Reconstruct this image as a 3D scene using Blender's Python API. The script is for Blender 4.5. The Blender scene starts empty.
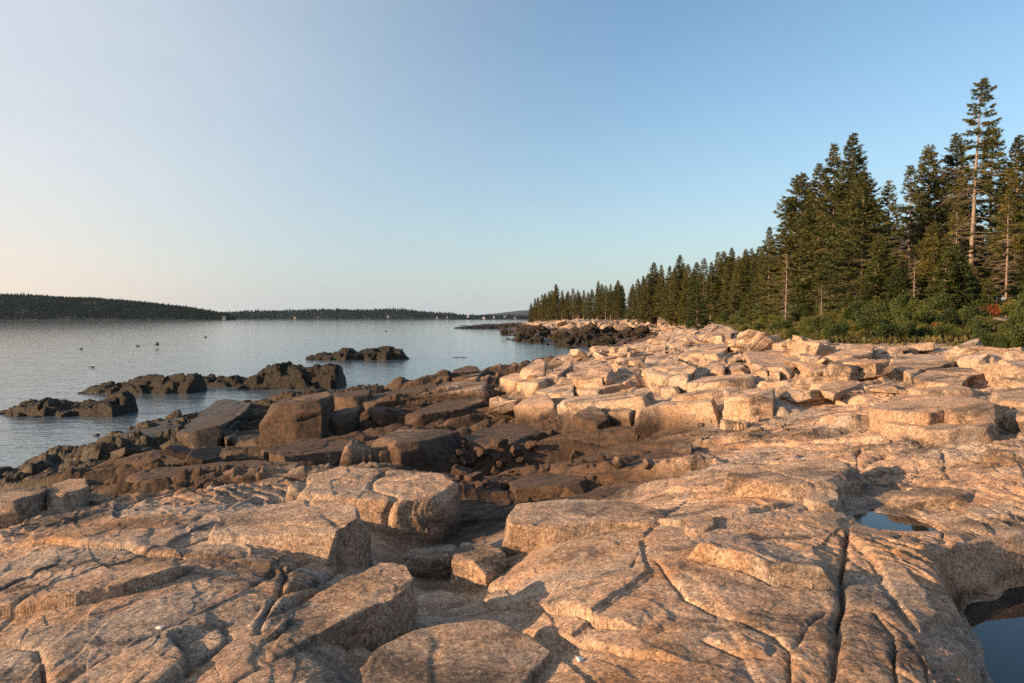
import bpy, bmesh, math, random
import numpy as np
from mathutils import Vector, Matrix

# ------------------------------------------------------------------ camera, sky, sun, exposure
scene = bpy.context.scene
COL = scene.collection
ZC = 5.0                      # eye height above the sea
FPX = 683.0                   # 24 mm lens on a 36 mm sensor at 1024 px
PITCH = math.atan(23.0 / FPX)
HORIZON = 341.5 - 23.0
cam_data = bpy.data.cameras.new("camera")
cam_data.lens = 24.0
cam_data.sensor_width = 36.0
cam_data.clip_start = 0.1
cam_data.clip_end = 40000.0
cam = bpy.data.objects.new("camera", cam_data)
cam.location = (0, 0, ZC)
cam.rotation_euler = (math.pi / 2 - PITCH, 0, 0)
COL.objects.link(cam)
scene.camera = cam

SUN_EL = math.radians(13.5)
SUN_AZ = math.radians(-109.0)          # clockwise from +Y: to the left and a little behind the camera
world = bpy.data.worlds.new("World")
scene.world = world
world.use_nodes = True
wn, wl = world.node_tree.nodes, world.node_tree.links
bg = wn["Background"]
sky = wn.new("ShaderNodeTexSky")
sky.sky_type = 'NISHITA'
sky.sun_disc = False
sky.sun_elevation = SUN_EL
sky.sun_rotation = SUN_AZ
sky.altitude = 0.0
sky.air_density = 1.0
sky.dust_density = 1.0
sky.ozone_density = 2.0
# thin evening veil: whiter towards the sun, pale and warm along the horizon, a few faint cirrus streaks
def wnode(t, **k):
    n = wn.new(t)
    for a_, v_ in k.items(): setattr(n, a_, v_)
    return n
def wmath(op, a, b=0.0, clamp=False):
    n = wnode("ShaderNodeMath", operation=op, use_clamp=clamp)
    for i_, v_ in ((0, a), (1, b)):
        if isinstance(v_, (int, float)): n.inputs[i_].default_value = v_
        else: wl.new(v_, n.inputs[i_])
    return n.outputs[0]
def wmix(f, a, b, mode='MIX'):
    n = wnode("ShaderNodeMix", data_type='RGBA', blend_type=mode)
    if isinstance(f, float): n.inputs[0].default_value = f
    else: wl.new(f, n.inputs[0])
    for i_, v_ in ((6, a), (7, b)):
        if isinstance(v_, tuple): n.inputs[i_].default_value = (*v_, 1)
        else: wl.new(v_, n.inputs[i_])
    return n.outputs[2]
def wstep(x, lo, hi):
    n = wnode("ShaderNodeMapRange", interpolation_type='SMOOTHSTEP')
    wl.new(x, n.inputs[0]); n.inputs[1].default_value = lo; n.inputs[2].default_value = hi
    return n.outputs[0]
tc = wnode("ShaderNodeTexCoord")
sx = wnode("ShaderNodeSeparateXYZ"); wl.new(tc.outputs["Generated"], sx.inputs[0])
dt = wnode("ShaderNodeVectorMath", operation='DOT_PRODUCT'); wl.new(tc.outputs["Generated"], dt.inputs[0])
dt.inputs[1].default_value = (-.961, -.222, .165)
toward = dt.outputs["Value"]
up = wmath('MAXIMUM', sx.outputs[2], 0.0)
mp = wnode("ShaderNodeMapping"); wl.new(tc.outputs["Generated"], mp.inputs[0]); mp.inputs[3].default_value = (1.0, 1.0, 7.0); mp.inputs[2].default_value = (.12, .1, .5)
cz = wnode("ShaderNodeTexNoise"); wl.new(mp.outputs[0], cz.inputs[0]); cz.inputs["Scale"].default_value = 2.2; cz.inputs["Detail"].default_value = 6; cz.inputs["Roughness"].default_value = .55
VK = 1.0 / (0.13 * 2 ** 1.1)
white_amt = wmath('MULTIPLY', wstep(toward, -.35, .60), .68)
white_amt = wmath('MULTIPLY', white_amt, wmath('ADD', wmath('MULTIPLY', cz.outputs[0], .34), .83), True)
c1 = wmix(white_amt, wmix(1.0, sky.outputs[0], (.68, .79, .80), 'MULTIPLY'), tuple(k * VK for k in (.86, .885, .90)))
hz_amt = wmath('MULTIPLY', wmath('POWER', 2.718, wmath('MULTIPLY', up, -6.5)), .92)
hz_amt = wmath('MULTIPLY', hz_amt, wmath('ADD', wmath('MULTIPLY', cz.outputs[0], .16), .92), True)
hz_col = wmix(wstep(toward, .0, .52), tuple(k * VK for k in (.585, .615, .645)), tuple(k * VK for k in (1.04, .82, .65)))
c2 = wmix(hz_amt, c1, hz_col)
wl.new(c2, bg.inputs[0])
bg.inputs[1].default_value = 0.13

sun_data = bpy.data.lights.new("sun", 'SUN')
sun_data.energy = 5.0
sun_data.angle = math.radians(0.5)
sun_data.color = (1.0, 0.63, 0.345)
sun = bpy.data.objects.new("sun", sun_data)
sdir = Vector((math.sin(SUN_AZ) * math.cos(SUN_EL), math.cos(SUN_AZ) * math.cos(SUN_EL), math.sin(SUN_EL)))
sun.rotation_euler = sdir.to_track_quat('Z', 'Y').to_euler()
sun.location = (-60, -15, 60)
COL.objects.link(sun)

scene.view_settings.view_transform = 'Standard'
scene.view_settings.look = 'None'
scene.view_settings.exposure = 1.1
scene.view_settings.gamma = 1.0
scene.view_settings.use_curve_mapping = False
scene.cycles.use_denoising = False
scene.cycles.max_bounces = 6
scene.cycles.diffuse_bounces = 3
scene.cycles.glossy_bounces = 3
scene.cycles.volume_bounces = 0

# ------------------------------------------------------------------ small maths
def cam_ray(u, v):
    xc, yc = (u - 512.0) / FPX, (341.5 - v) / FPX
    cp, sp = math.cos(PITCH), math.sin(PITCH)
    return np.array((xc, yc * sp + cp, yc * cp - sp))

def hash_u(ix, iy, iz, seed=0):
    h = (ix.astype(np.uint32) * np.uint32(374761393) + iy.astype(np.uint32) * np.uint32(668265263)
         + iz.astype(np.uint32) * np.uint32(2147483647) + np.uint32((seed * 974711) & 0xffffffff))
    h = (h ^ (h >> np.uint32(13))) * np.uint32(1274126177)
    h = (h ^ (h >> np.uint32(16))) * np.uint32(2246822519)
    h = h ^ (h >> np.uint32(13))
    return (h & np.uint32(0xffffff)).astype(np.float32) / np.float32(0xffffff)

def noise3(x, y, z, seed=0):
    x = np.asarray(x, np.float32); y = np.asarray(y, np.float32); z = np.asarray(z, np.float32)
    fx, fy, fz = np.floor(x), np.floor(y), np.floor(z)
    ix, iy, iz = fx.astype(np.int32), fy.astype(np.int32), fz.astype(np.int32)
    x, y, z = x - fx, y - fy, z - fz
    sx, sy, sz = x*x*x*(x*(x*6-15)+10), y*y*y*(y*(y*6-15)+10), z*z*z*(z*(z*6-15)+10)
    out = np.zeros_like(x)
    for dx in (0, 1):
        wx = sx if dx else 1 - sx
        for dy in (0, 1):
            wy = sy if dy else 1 - sy
            for dz in (0, 1):
                wz = sz if dz else 1 - sz
                out += wx * wy * wz * hash_u(ix + dx, iy + dy, iz + dz, seed)
    return out * 2 - 1

def noise2(x, y, seed=0):
    x = np.asarray(x, np.float32); y = np.asarray(y, np.float32)
    fx, fy = np.floor(x), np.floor(y)
    ix, iy = fx.astype(np.int32), fy.astype(np.int32)
    x, y = x - fx, y - fy
    sx, sy = x*x*x*(x*(x*6-15)+10), y*y*y*(y*(y*6-15)+10)
    zz = np.zeros_like(ix)
    a, b = hash_u(ix, iy, zz, seed), hash_u(ix + 1, iy, zz, seed)
    c, d = hash_u(ix, iy + 1, zz, seed), hash_u(ix + 1, iy + 1, zz, seed)
    return ((a + (b - a) * sx) * (1 - sy) + (c + (d - c) * sx) * sy) * 2 - 1

def fbm2(x, y, oct=4, seed=0, gain=0.5):
    s, a, t = 0, 1.0, 0
    for o in range(oct):
        s = s + a * noise2(x * 2**o + 17.3 * o, y * 2**o - 9.1 * o, seed + o); t += a; a *= gain
    return s / t

def fbm3(x, y, z, oct=4, seed=0, gain=0.5):
    s, a, t = 0, 1.0, 0
    for o in range(oct):
        s = s + a * noise3(x * 2**o + 17.3 * o, y * 2**o - 9.1 * o, z * 2**o + 4.7 * o, seed + o); t += a; a *= gain
    return s / t

def worley2(x, y, seed=0, jit=0.9):
    """distance to the border between the two nearest cells, and the nearest cell's random number and offset"""
    fx, fy = np.floor(x), np.floor(y)
    f1 = np.full(x.shape, 9.0, np.float32); f2 = f1.copy()
    cid = np.zeros(x.shape, np.float32); ox = np.zeros(x.shape, np.float32); oy = ox.copy()
    zz = np.zeros(x.shape, np.int32)
    for dx in (-1, 0, 1):
        for dy in (-1, 0, 1):
            ix, iy = (fx + dx).astype(np.int32), (fy + dy).astype(np.int32)
            cx = fx + dx + .5 + (hash_u(ix, iy, zz, seed) - .5) * jit
            cy = fy + dy + .5 + (hash_u(ix, iy, zz + 7, seed) - .5) * jit
            d = np.hypot(x - cx, y - cy).astype(np.float32)
            near = d < f1
            f2 = np.where(near, f1, np.minimum(f2, d))
            f1 = np.where(near, d, f1)
            cid = np.where(near, hash_u(ix, iy, zz + 3, seed), cid)
            ox = np.where(near, x - cx, ox); oy = np.where(near, y - cy, oy)
    return f2 - f1, cid, ox, oy

def sstep(a, b, x):
    t = np.clip((x - a) / (b - a), 0, 1)
    return t * t * (3 - 2 * t)

# ------------------------------------------------------------------ base of the shore (smooth)
# (u, v, drop): what the pixel shows lies DROP metres below eye level
CTRL = [(-60,683,2.0),(0,683,1.92),(200,683,1.80),(300,683,1.80),(450,683,2.12),(600,683,1.85),(800,683,1.78),(940,683,1.8),(1000,645,2.15),(1070,650,2.2),
 (-60,600,2.1),(0,600,2.02),(200,600,1.84),(310,610,1.86),(400,610,2.25),(470,605,2.40),(545,640,2.12),(380,645,2.28),(600,600,1.92),(720,600,1.78),(860,600,1.77),(930,600,1.82),(985,600,2.15),(1060,600,2.2),
 (0,550,2.15),(200,550,1.97),(290,555,2.0),(360,570,2.25),(440,580,2.66),(520,550,2.2),(620,540,1.95),(720,540,1.83),(840,540,1.78),(890,522,1.93),(930,525,1.93),(1000,560,1.75),(960,540,1.78),
 (0,512,2.45),(100,512,2.25),(200,505,2.15),(300,515,2.2),(400,530,2.6),(470,520,2.75),(530,530,2.35),(620,515,2.2),(700,505,1.95),(800,500,1.83),(850,495,1.8),(930,505,1.8),(1010,500,1.65),
 (0,520,3.3),(40,518,3.3),(85,500,3.3),(130,487,2.55),(200,488,2.4),(300,485,2.4),(380,480,2.5),(470,480,2.95),(520,490,2.95),(590,490,2.65),(660,485,2.2),(740,485,1.95),(850,470,1.75),(1000,470,1.55),
 (20,490,3.9),(100,472,3.9),(180,468,3.7),(280,463,3.4),(400,461,3.25),(480,458,3.15),(540,455,3.0),(610,470,2.65),(650,450,2.4),(720,440,2.1),(800,440,1.85),(870,438,1.7),(1000,438,1.45),
 (50,462,4.7),(110,447,4.75),(170,445,4.4),(230,440,4.2),(290,440,3.9),(370,430,3.5),(450,428,3.25),(520,430,2.95),(580,428,2.6),(640,422,2.4),(700,420,2.15),(740,416,2.05),(800,412,1.8),(870,412,1.6),
 (110,433,5.1),(170,420,4.7),(215,410,4.7),(270,405,4.45),(340,402,3.9),(400,398,3.7),(440,395,3.4),(480,393,3.1),(540,395,2.65),(600,400,2.35),(660,397,2.1),(740,392,1.8),(800,392,1.65),(880,390,1.4),(1000,395,1.3),
 (300,394,4.55),(370,389,4.1),(430,379,3.75),(480,375,3.4),(510,373,3.0),(550,376,2.6),(610,378,2.15),(680,378,1.85),(740,372,1.6),(800,372,1.42),(870,372,1.25),(940,375,1.2),(1020,372,1.1),
 (530,363,3.0),(560,362,2.6),(600,362,2.2),(650,358,1.8),(700,358,1.45),(760,355,1.2),(850,353,1.02),(940,353,0.98),(1020,353,0.95),
 (555,356,3.1),(600,352,2.55),(640,347,2.05),(690,343,1.45),(740,340,1.05),(800,342,0.92),
 (650,339,2.1),(690,333,1.4),(735,331,0.85)]
# (u, distance, height above the sea): hidden ground, sea bed, far shore, land under the trees, ground round the camera
CTRL_D = [(60,30,-.7),(120,36,-1),(180,42,-1.2),(250,47,-1.3),(330,52,-1.4),(400,54,-1.4),(460,58,-1.4),(500,64,-1.3),(530,72,-1.2),(560,85,-.9),(590,100,-.6),(620,104,.3),
 (0,32,-1),(0,60,-2),(200,70,-2.2),(350,80,-2.2),(450,90,-2),(500,100,-1.6),(540,115,-.8),(0,150,-3),(250,150,-3),(450,150,-2),(500,200,-1.5),(505,320,-1.2),(450,400,-2),(200,400,-3),
 (530,134,-.3),(560,136,.25),(600,140,1.0),(640,140,1.9),(670,135,2.6),(700,125,3.3),
 (528,165,.2),(560,165,1.5),(600,165,2.6),(640,165,3.5),(680,160,4.1),
 (525,210,.8),(560,215,3.4),(600,215,4.3),(640,200,4.8),
 (518,270,.5),(528,280,2.8),(545,290,4.2),(580,290,4.9),(530,330,3.5),(560,350,5),(620,300,5.5),(510,340,-.5),
 (720,105,4.6),(760,75,4.85),(780,60,4.8),(800,45,4.65),(850,35,4.5),(920,32,4.5),(1000,28,4.45),(860,52,5.1),(968,48,5.2),(1030,44,5.3),(760,110,5.6),(900,90,6.2),(1050,70,6.4),(900,200,8),(720,220,6.5),(1100,200,9),(1100,420,11),(700,420,8)]
# off the picture: (angle from ahead in degrees, distance, height)
CTRL_A = [(-50,3,3.2),(-50,6,3.0),(-50,11,1.9),(-50,18,.2),(-50,28,-1),(-50,80,-3),(-80,4,3.1),(-80,10,1.6),(-80,18,-.3),(-80,60,-3),(-120,4,3.1),(-120,12,1.5),(-120,20,-.6),(-120,70,-3),(-178,4,3.2),(-178,15,3.2),(-178,60,3.5),(178,4,3.2),(178,15,3.2),(178,60,3.5),
 (-50,300,-3),(-100,300,-3),(48,3,2.95),(50,6,3.2),(50,10,3.7),(50,18,4.3),(50,40,5.2),(90,4,3.1),(90,10,3.7),(90,30,5),(130,10,3.5),(130,40,5.2),(90,200,9),(0,1.2,3.25),(-40,1.2,3.3),(40,1.2,3.2),(-170,1.2,3.25),(170,1.2,3.25),(90,1.2,3.2),(-90,1.2,3.25),(0,2.2,3.15),(-30,2.2,3.2),(30,2.2,3.2)]
_P, _Z = [], []
for u, v, dr in CTRL:
    d = cam_ray(u, v); t = dr / -d[2]
    _P.append((math.atan2(d[0], d[1]), math.log(t * math.hypot(d[0], d[1])))); _Z.append(ZC - dr)
for u, r, z in CTRL_D:
    _P.append((math.atan2(u - 512, FPX), math.log(r))); _Z.append(z)
for a, r, z in CTRL_A:
    _P.append((math.radians(a), math.log(r))); _Z.append(z)
_P, _Z = np.array(_P, np.float64), np.array(_Z, np.float64)
_SC = np.array((1.0, 0.55)); _C2 = 0.0030
def _ker(A, B):
    d2 = ((A[:, None, :] - B[None, :, :]) * _SC) ** 2
    return np.sqrt(d2.sum(2) + _C2)
_n = len(_P)
_A = np.zeros((_n + 3, _n + 3)); _A[:_n, :_n] = _ker(_P, _P) - np.eye(_n) * 0.012
_A[:_n, _n] = 1; _A[:_n, _n+1:] = _P; _A[_n, :_n] = 1; _A[_n+1:, :_n] = _P.T
_W = np.linalg.solve(_A, np.concatenate((_Z, np.zeros(3))))
def base_h(x, y):
    x = np.atleast_1d(np.asarray(x, np.float64)).ravel(); y = np.atleast_1d(np.asarray(y, np.float64)).ravel()
    P = np.stack((np.arctan2(x, y), np.log(np.maximum(np.hypot(x, y), .8))), 1)
    out = np.empty(len(P))
    for i in range(0, len(P), 20000):
        q = P[i:i+20000]
        out[i:i+20000] = _ker(q, _P) @ _W[:_n] + _W[_n] + q @ _W[_n+1:]
    return out

_TS = np.exp(np.linspace(math.log(1.6), math.log(420), 900))
def hit(u, v, fn=None):
    """where the line of sight through a pixel of the photo meets the smooth shore"""
    d = cam_ray(u, v)
    x, y, z = d[0] * _TS, d[1] * _TS, ZC + d[2] * _TS
    h = (fn or base_h)(x, y)
    k = np.nonzero(z < h)[0]
    i = k[0] if len(k) else len(_TS) - 1
    if i > 0:
        a, b = z[i-1] - h[i-1], z[i] - h[i]
        f = a / (a - b) if a != b else 1
        t = _TS[i-1] + (_TS[i] - _TS[i-1]) * min(max(f, 0), 1)
    else:
        t = _TS[0]
    return np.array((d[0] * t, d[1] * t, ZC + d[2] * t))

# ------------------------------------------------------------------ tagging and meshes
def tag(o, label, cat, group=None, kind=None):
    if label: o['label'] = label
    if cat: o['category'] = cat
    if group: o['group'] = group
    if kind: o['kind'] = kind
    return o

def mesh_from(name, verts, faces, mats=(), smooth=False):
    """verts (n,3), faces: (m,k) array of one polygon size"""
    me = bpy.data.meshes.new(name)
    v = np.ascontiguousarray(verts, np.float32); f = np.ascontiguousarray(faces, np.int32)
    k = f.shape[1]
    me.vertices.add(len(v)); me.vertices.foreach_set("co", v.ravel())
    me.loops.add(f.size); me.loops.foreach_set("vertex_index", f.ravel())
    me.polygons.add(len(f)); me.polygons.foreach_set("loop_start", np.arange(0, f.size, k, dtype=np.int32))
    me.polygons.foreach_set("use_smooth", np.full(len(f), smooth, bool))
    me.update(calc_edges=True)
    for m in mats: me.materials.append(m)
    return me

def add_obj(name, me, parent=None, loc=(0, 0, 0)):
    o = bpy.data.objects.new(name, me); COL.objects.link(o)
    o.location = loc
    if parent is not None: o.parent = parent
    return o

def empty(name, loc):
    o = bpy.data.objects.new(name, None); o.empty_display_size = .2; COL.objects.link(o); o.location = loc
    return o

# ------------------------------------------------------------------ materials
def new_mat(name):
    m = bpy.data.materials.new(name); m.use_nodes = True
    nt = m.node_tree
    return m, nt, nt.nodes, nt.links, nt.nodes["Principled BSDF"]

class NB:
    """short hand for node trees"""
    def __init__(s, nt): s.nt, s.n, s.l = nt, nt.nodes, nt.links
    def put(s, sock, val):
        if hasattr(val, 'is_output') or isinstance(val, bpy.types.NodeSocket): s.l.new(val, sock)
        else: sock.default_value = val
    def noise(s, vec, scale, detail=4, rough=.55, dist=0):
        n = s.n.new("ShaderNodeTexNoise"); s.put(n.inputs["Vector"], vec)
        n.inputs["Scale"].default_value = scale; n.inputs["Detail"].default_value = detail
        n.inputs["Roughness"].default_value = rough; n.inputs["Distortion"].default_value = dist
        return n.outputs[0]
    def voro(s, vec, scale, feature='F1', out=0, rand=1):
        n = s.n.new("ShaderNodeTexVoronoi"); n.feature = feature; s.put(n.inputs["Vector"], vec)
        n.inputs["Scale"].default_value = scale; n.inputs["Randomness"].default_value = rand
        return n.outputs[out]
    def ramp(s, fac, stops, interp='LINEAR'):
        n = s.n.new("ShaderNodeValToRGB"); s.put(n.inputs[0], fac); cr = n.color_ramp; cr.interpolation = interp
        while len(cr.elements) < len(stops): cr.elements.new(0.5)
        for e, (p, c) in zip(cr.elements, stops):
            e.position = p; e.color = (c, c, c, 1) if not hasattr(c, '__len__') else (*c[:3], 1)
        return n.outputs[0]
    def mix(s, fac, a, b, mode='MIX'):
        n = s.n.new("ShaderNodeMix"); n.data_type = 'RGBA'; n.blend_type = mode
        s.put(n.inputs[0], fac)
        for k, c in ((6, a), (7, b)):
            if isinstance(c, tuple): n.inputs[k].default_value = (*c[:3], 1)
            else: s.put(n.inputs[k], c)
        return n.outputs[2]
    def math(s, op, a, b=0.0, clamp=False):
        n = s.n.new("ShaderNodeMath"); n.operation = op; n.use_clamp = clamp
        s.put(n.inputs[0], a); s.put(n.inputs[1], b)
        return n.outputs[0]
    def mapping(s, vec, scale=(1, 1, 1), rot=(0, 0, 0), loc=(0, 0, 0)):
        n = s.n.new("ShaderNodeMapping"); s.put(n.inputs[0], vec)
        n.inputs[1].default_value = loc; n.inputs[2].default_value = rot; n.inputs[3].default_value = scale
        return n.outputs[0]
    def pos(s):
        g = s.n.new("ShaderNodeNewGeometry"); return g.outputs["Position"]
    def sep(s, vec):
        n = s.n.new("ShaderNodeSeparateXYZ"); s.put(n.inputs[0], vec); return n.outputs
    def attr(s, name):
        n = s.n.new("ShaderNodeAttribute"); n.attribute_name = name; return n.outputs["Fac"]
    def rand(s):
        return s.n.new("ShaderNodeObjectInfo").outputs["Random"]
    def bump(s, h, dist, strength=1.0, normal=None):
        n = s.n.new("ShaderNodeBump"); s.put(n.inputs["Height"], h)
        n.inputs["Distance"].default_value = dist; n.inputs["Strength"].default_value = strength
        if normal is not None: s.l.new(normal, n.inputs["Normal"])
        return n.outputs[0]

def granite(name, veg=False, weed=False, tone=(1, 1, 1), dark=0.0):
    m, nt, n, l, bsdf = new_mat(name)
    b = NB(nt)
    P = b.pos()
    xyz = b.sep(P)
    # feldspar tones in broad patches
    big = b.noise(P, .45, 4, .6)
    midn = b.noise(P, 2.2, 5, .62, .3)
    col = b.ramp(big, [(.30, (.38, .240, .152)), (.50, (.475, .312, .208)), (.70, (.55, .400, .285))])
    col = b.mix(b.ramp(midn, [(.42, 0), (.64, 1)]), col, (.51, .37, .265))
    rust = b.noise(b.mapping(P, loc=(7, 3, 1)), 1.1, 5, .65, .5)
    col = b.mix(b.ramp(rust, [(.50, 0), (.66, .8)]), col, (.36, .19, .085))
    grey = b.noise(b.mapping(P, loc=(-4, 9, 2)), .8, 5, .6, .4)
    col = b.mix(b.ramp(grey, [(.48, 0), (.60, .8)]), col, (.35, .30, .255))
    # block to block
    rn = b.rand()
    col = b.mix(.45, col, b.ramp(rn, [(0, (.30, .215, .15)), (.35, (.46, .325, .22)), (.7, (.42, .275, .175)), (1, (.52, .415, .31))]), 'MIX') if not veg and not weed else col
    # grains
    gr = b.sep(b.voro(P, 62, out=1))[0]
    col = b.mix(.75, col, b.ramp(gr, [(0, .12), (.16, .44), (.5, .50), (.82, .59), (1, .92)]), 'OVERLAY')
    gr2 = b.noise(P, 30, 5, .75)
    col = b.mix(.8, col, b.ramp(gr2, [(.30, .24), (.5, .5), (.70, .72)]), 'OVERLAY')
    gr3 = b.noise(P, 7, 5, .7, .3)
    col = b.mix(.6, col, b.ramp(gr3, [(.30, .28), (.5, .5), (.70, .68)]), 'OVERLAY')
    # black crustose lichen in streaked patches
    st = b.mapping(P, scale=(.75, 1.5, 2.2), rot=(0, 0, .35))
    li = b.noise(st, .9, 6, .68, .6)
    li2 = b.noise(P, 26, 4, .75)
    lm = b.math('MULTIPLY', b.ramp(li, [(.49, 0), (.60, 1)]), b.ramp(li2, [(.28, 0), (.50, 1)]))
    col = b.mix(b.math('MULTIPLY', lm, .82), col, (.048, .043, .040))
    vein = b.voro(b.mapping(P, scale=(.5, .8, .8), rot=(.3, .2, -.5), loc=(3, 1, 0)), .55, 'DISTANCE_TO_EDGE')
    vmask = b.math('MULTIPLY', b.ramp(vein, [(.004, 1), (.012, 0)]), b.ramp(b.noise(P, .6, 3), [(.5, 0), (.6, .6)]))
    col = b.mix(vmask, col, (.60, .50, .42))
    # the shore's dark belt, by height above the sea
    bn = b.noise(b.mapping(P, scale=(1, 1, 1)), .5, 5, .6)
    zz = b.math('ADD', xyz[2], b.math('MULTIPLY', b.math('SUBTRACT', bn, .5), 1.0))
    zz = b.math('ADD', zz, b.math('MULTIPLY', b.math('MINIMUM', b.math('ADD', xyz[0], 3.0), 0.0), .085))      # splashed higher on the open side
    ex = b.math('POWER', b.math('ABSOLUTE', b.math('DIVIDE', b.math('SUBTRACT', xyz[0], 1.2), 3.0)), 2.0)
    ey = b.math('POWER', b.math('ABSOLUTE', b.math('DIVIDE', b.math('SUBTRACT', xyz[1], 13.0), 4.2)), 2.0)
    gul = b.math('POWER', 2.718, b.math('MULTIPLY', b.math('ADD', ex, ey), -1.0))
    zz = b.math('SUBTRACT', zz, b.math('MULTIPLY', gul, .80))                      # the wet gully stays stained
    belt = b.ramp(b.math('DIVIDE', zz, 4.0), [(.55, 1), (.65, 0)])
    stain = b.noise(P, 6, 5, .7)
    beltcol = b.mix(b.ramp(stain, [(.35, 0), (.65, 1)]), (.024, .019, .016), (.100, .058, .034))
    col = b.mix(b.math('MULTIPLY', belt, .93), col, beltcol)
    black = b.ramp(b.math('DIVIDE', zz, 4.0), [(.12, 1), (.27, 0)])
    wc = b.mix(b.ramp(stain, [(.4, 0), (.6, 1)]), (.016, .013, .010), (.07, .048, .022))
    col = b.mix(b.math('MULTIPLY', black, .92), col, wc)
    if weed:
        wn_ = b.noise(P, 4.5, 8, .78)
        w2 = b.mix(b.ramp(wn_, [(.46, 0), (.60, 1)]), (.005, .0047, .0036), (.060, .046, .024))
        col = b.mix(.94, col, w2)
    if veg:
        vg = b.attr("veg")
        vn = b.noise(P, 1.6, 6, .65)
        soil = b.ramp(vn, [(.3, (.030, .040, .014)), (.5, (.060, .060, .022)), (.68, (.10, .075, .035))])
        col = b.mix(vg, col, soil)
    if tone != (1, 1, 1): col = b.mix(1.0, col, tone, 'MULTIPLY')
    l.new(col, bsdf.inputs["Base Color"])
    rough = b.ramp(black, [(0, .82), (1, .5)])
    l.new(rough, bsdf.inputs["Roughness"])
    bsdf.inputs["Specular IOR Level"].default_value = .3
    # relief
    f1 = b.noise(P, 9, 9, .74, .1)
    f2 = b.noise(P, 45, 5, .72)
    pit = b.voro(P, 24, 'SMOOTH_F1')
    crk = b.voro(b.mapping(P, scale=(.9, 1.6, 2.2), rot=(0, 0, .42)), 1.3, 'DISTANCE_TO_EDGE')
    crk = b.ramp(crk, [(0, 0), (.02, 1)])
    strat = b.noise(b.mapping(P, scale=(.35, 1.4, 3.5), rot=(.06, -.10, .2)), 3.0, 5, .7, .4)
    nrm = b.bump(crk, .03, .6)
    nrm = b.bump(strat, .05, .5, nrm)
    nrm = b.bump(f1, .055 if not weed else .35, .9, nrm)
    nrm = b.bump(pit, .02, .5, nrm)
    nrm = b.bump(f2, .024, .9, nrm)
    l.new(nrm, bsdf.inputs["Normal"])
    return m

M_BED = granite("bedrock_granite", veg=True)
M_ROCK = granite("block_granite")
M_WEED = granite("weed_covered_rock", weed=True)

def sea_mat(name, pool=False):
    m, nt, n, l, bsdf = new_mat(name)
    b = NB(nt); P = b.pos()
    bsdf.inputs["Base Color"].default_value = (.085, .125, .155, 1) if not pool else (.010, .013, .014, 1)
    bsdf.inputs["Roughness"].default_value = .06 if not pool else .015
    bsdf.inputs["IOR"].default_value = 1.333 if pool else 1.46
    if not pool:
        a = b.noise(b.mapping(P, scale=(.45, 1.0, 1), rot=(0, 0, .25)), .85, 4, .55, .3)
        c = b.noise(b.mapping(P, scale=(.6, 1.1, 1), rot=(0, 0, -.3)), 3.2, 3, .55, .2)
        s = b.noise(b.mapping(P, scale=(.35, 1.0, 1)), .16, 2, .5)
        ch = b.attr("chop")
        h = b.math('ADD', b.math('MULTIPLY', a, .12), b.math('MULTIPLY', b.math('MULTIPLY', c, ch), .055))
        h = b.math('ADD', b.math('MULTIPLY', h, ch), b.math('MULTIPLY', s, .05))
        nrm = b.bump(h, 1.0, .75)
    else:
        a = b.noise(P, 2.5, 2, .5)
        nrm = b.bump(a, .002, .5)
    l.new(nrm, bsdf.inputs["Normal"])
    return m
M_SEA, M_POOL = sea_mat("sea_water"), sea_mat("pool_water", True)

def leaf_mat(name, c0, c1, c2, scale=1.2, trans=.25):
    m, nt, n, l, bsdf = new_mat(name)
    b = NB(nt); P = b.pos()
    f = b.noise(P, scale, 4, .65)
    col = b.ramp(f, [(.32, c0), (.5, c1), (.68, c2)])
    r = b.rand()
    col = b.mix(1.0, col, b.ramp(r, [(0, (.72, .80, .85)), (.5, (1, 1, 1)), (1, (1.25, 1.12, .80))]), 'MULTIPLY')
    l.new(col, bsdf.inputs["Base Color"])
    bsdf.inputs["Roughness"].default_value = .6
    bsdf.inputs["Specular IOR Level"].default_value = .25
    if trans:
        t = n.new("ShaderNodeBsdfTranslucent"); l.new(col, t.inputs[0])
        mx = n.new("ShaderNodeMixShader"); mx.inputs[0].default_value = trans
        l.new(bsdf.outputs[0], mx.inputs[1]); l.new(t.outputs[0], mx.inputs[2])
        l.new(mx.outputs[0], n["Material Output"].inputs[0])
    return m
M_NEEDLE = leaf_mat("spruce_needles", (.044, .060, .018), (.090, .100, .030), (.155, .140, .045), .7, .25)
M_NEEDLE_L = leaf_mat("young_spruce_needles", (.030, .050, .014), (.052, .076, .019), (.088, .102, .030), 1.1, .25)
M_SHRUB = leaf_mat("shrub_leaves", (.046, .060, .014), (.095, .110, .024), (.18, .150, .036), .8)
M_SHRUB_Y = leaf_mat("yellow_green_leaves", (.055, .068, .014), (.10, .098, .022), (.17, .13, .035), 1.5)
M_RED = leaf_mat("autumn_red_leaves", (.10, .022, .010), (.21, .050, .017), (.27, .10, .03), 3)
M_GRASS = leaf_mat("dry_grass", (.038, .050, .014), (.068, .070, .020), (.13, .10, .04), .5)

def bark_mat(name, c0, c1):
    m, nt, n, l, bsdf = new_mat(name)
    b = NB(nt); P = b.pos()
    f = b.noise(b.mapping(P, scale=(1, 1, .25)), 9, 5, .7)
    l.new(b.ramp(f, [(.3, c0), (.7, c1)]), bsdf.inputs["Base Color"])
    bsdf.inputs["Roughness"].default_value = .9
    l.new(b.bump(f, .03, .6), bsdf.inputs["Normal"])
    return m
M_BARK = bark_mat("spruce_bark", (.10, .072, .052), (.24, .185, .14))
M_DEAD = bark_mat("dead_wood", (.13, .10, .078), (.28, .22, .17))

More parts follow.
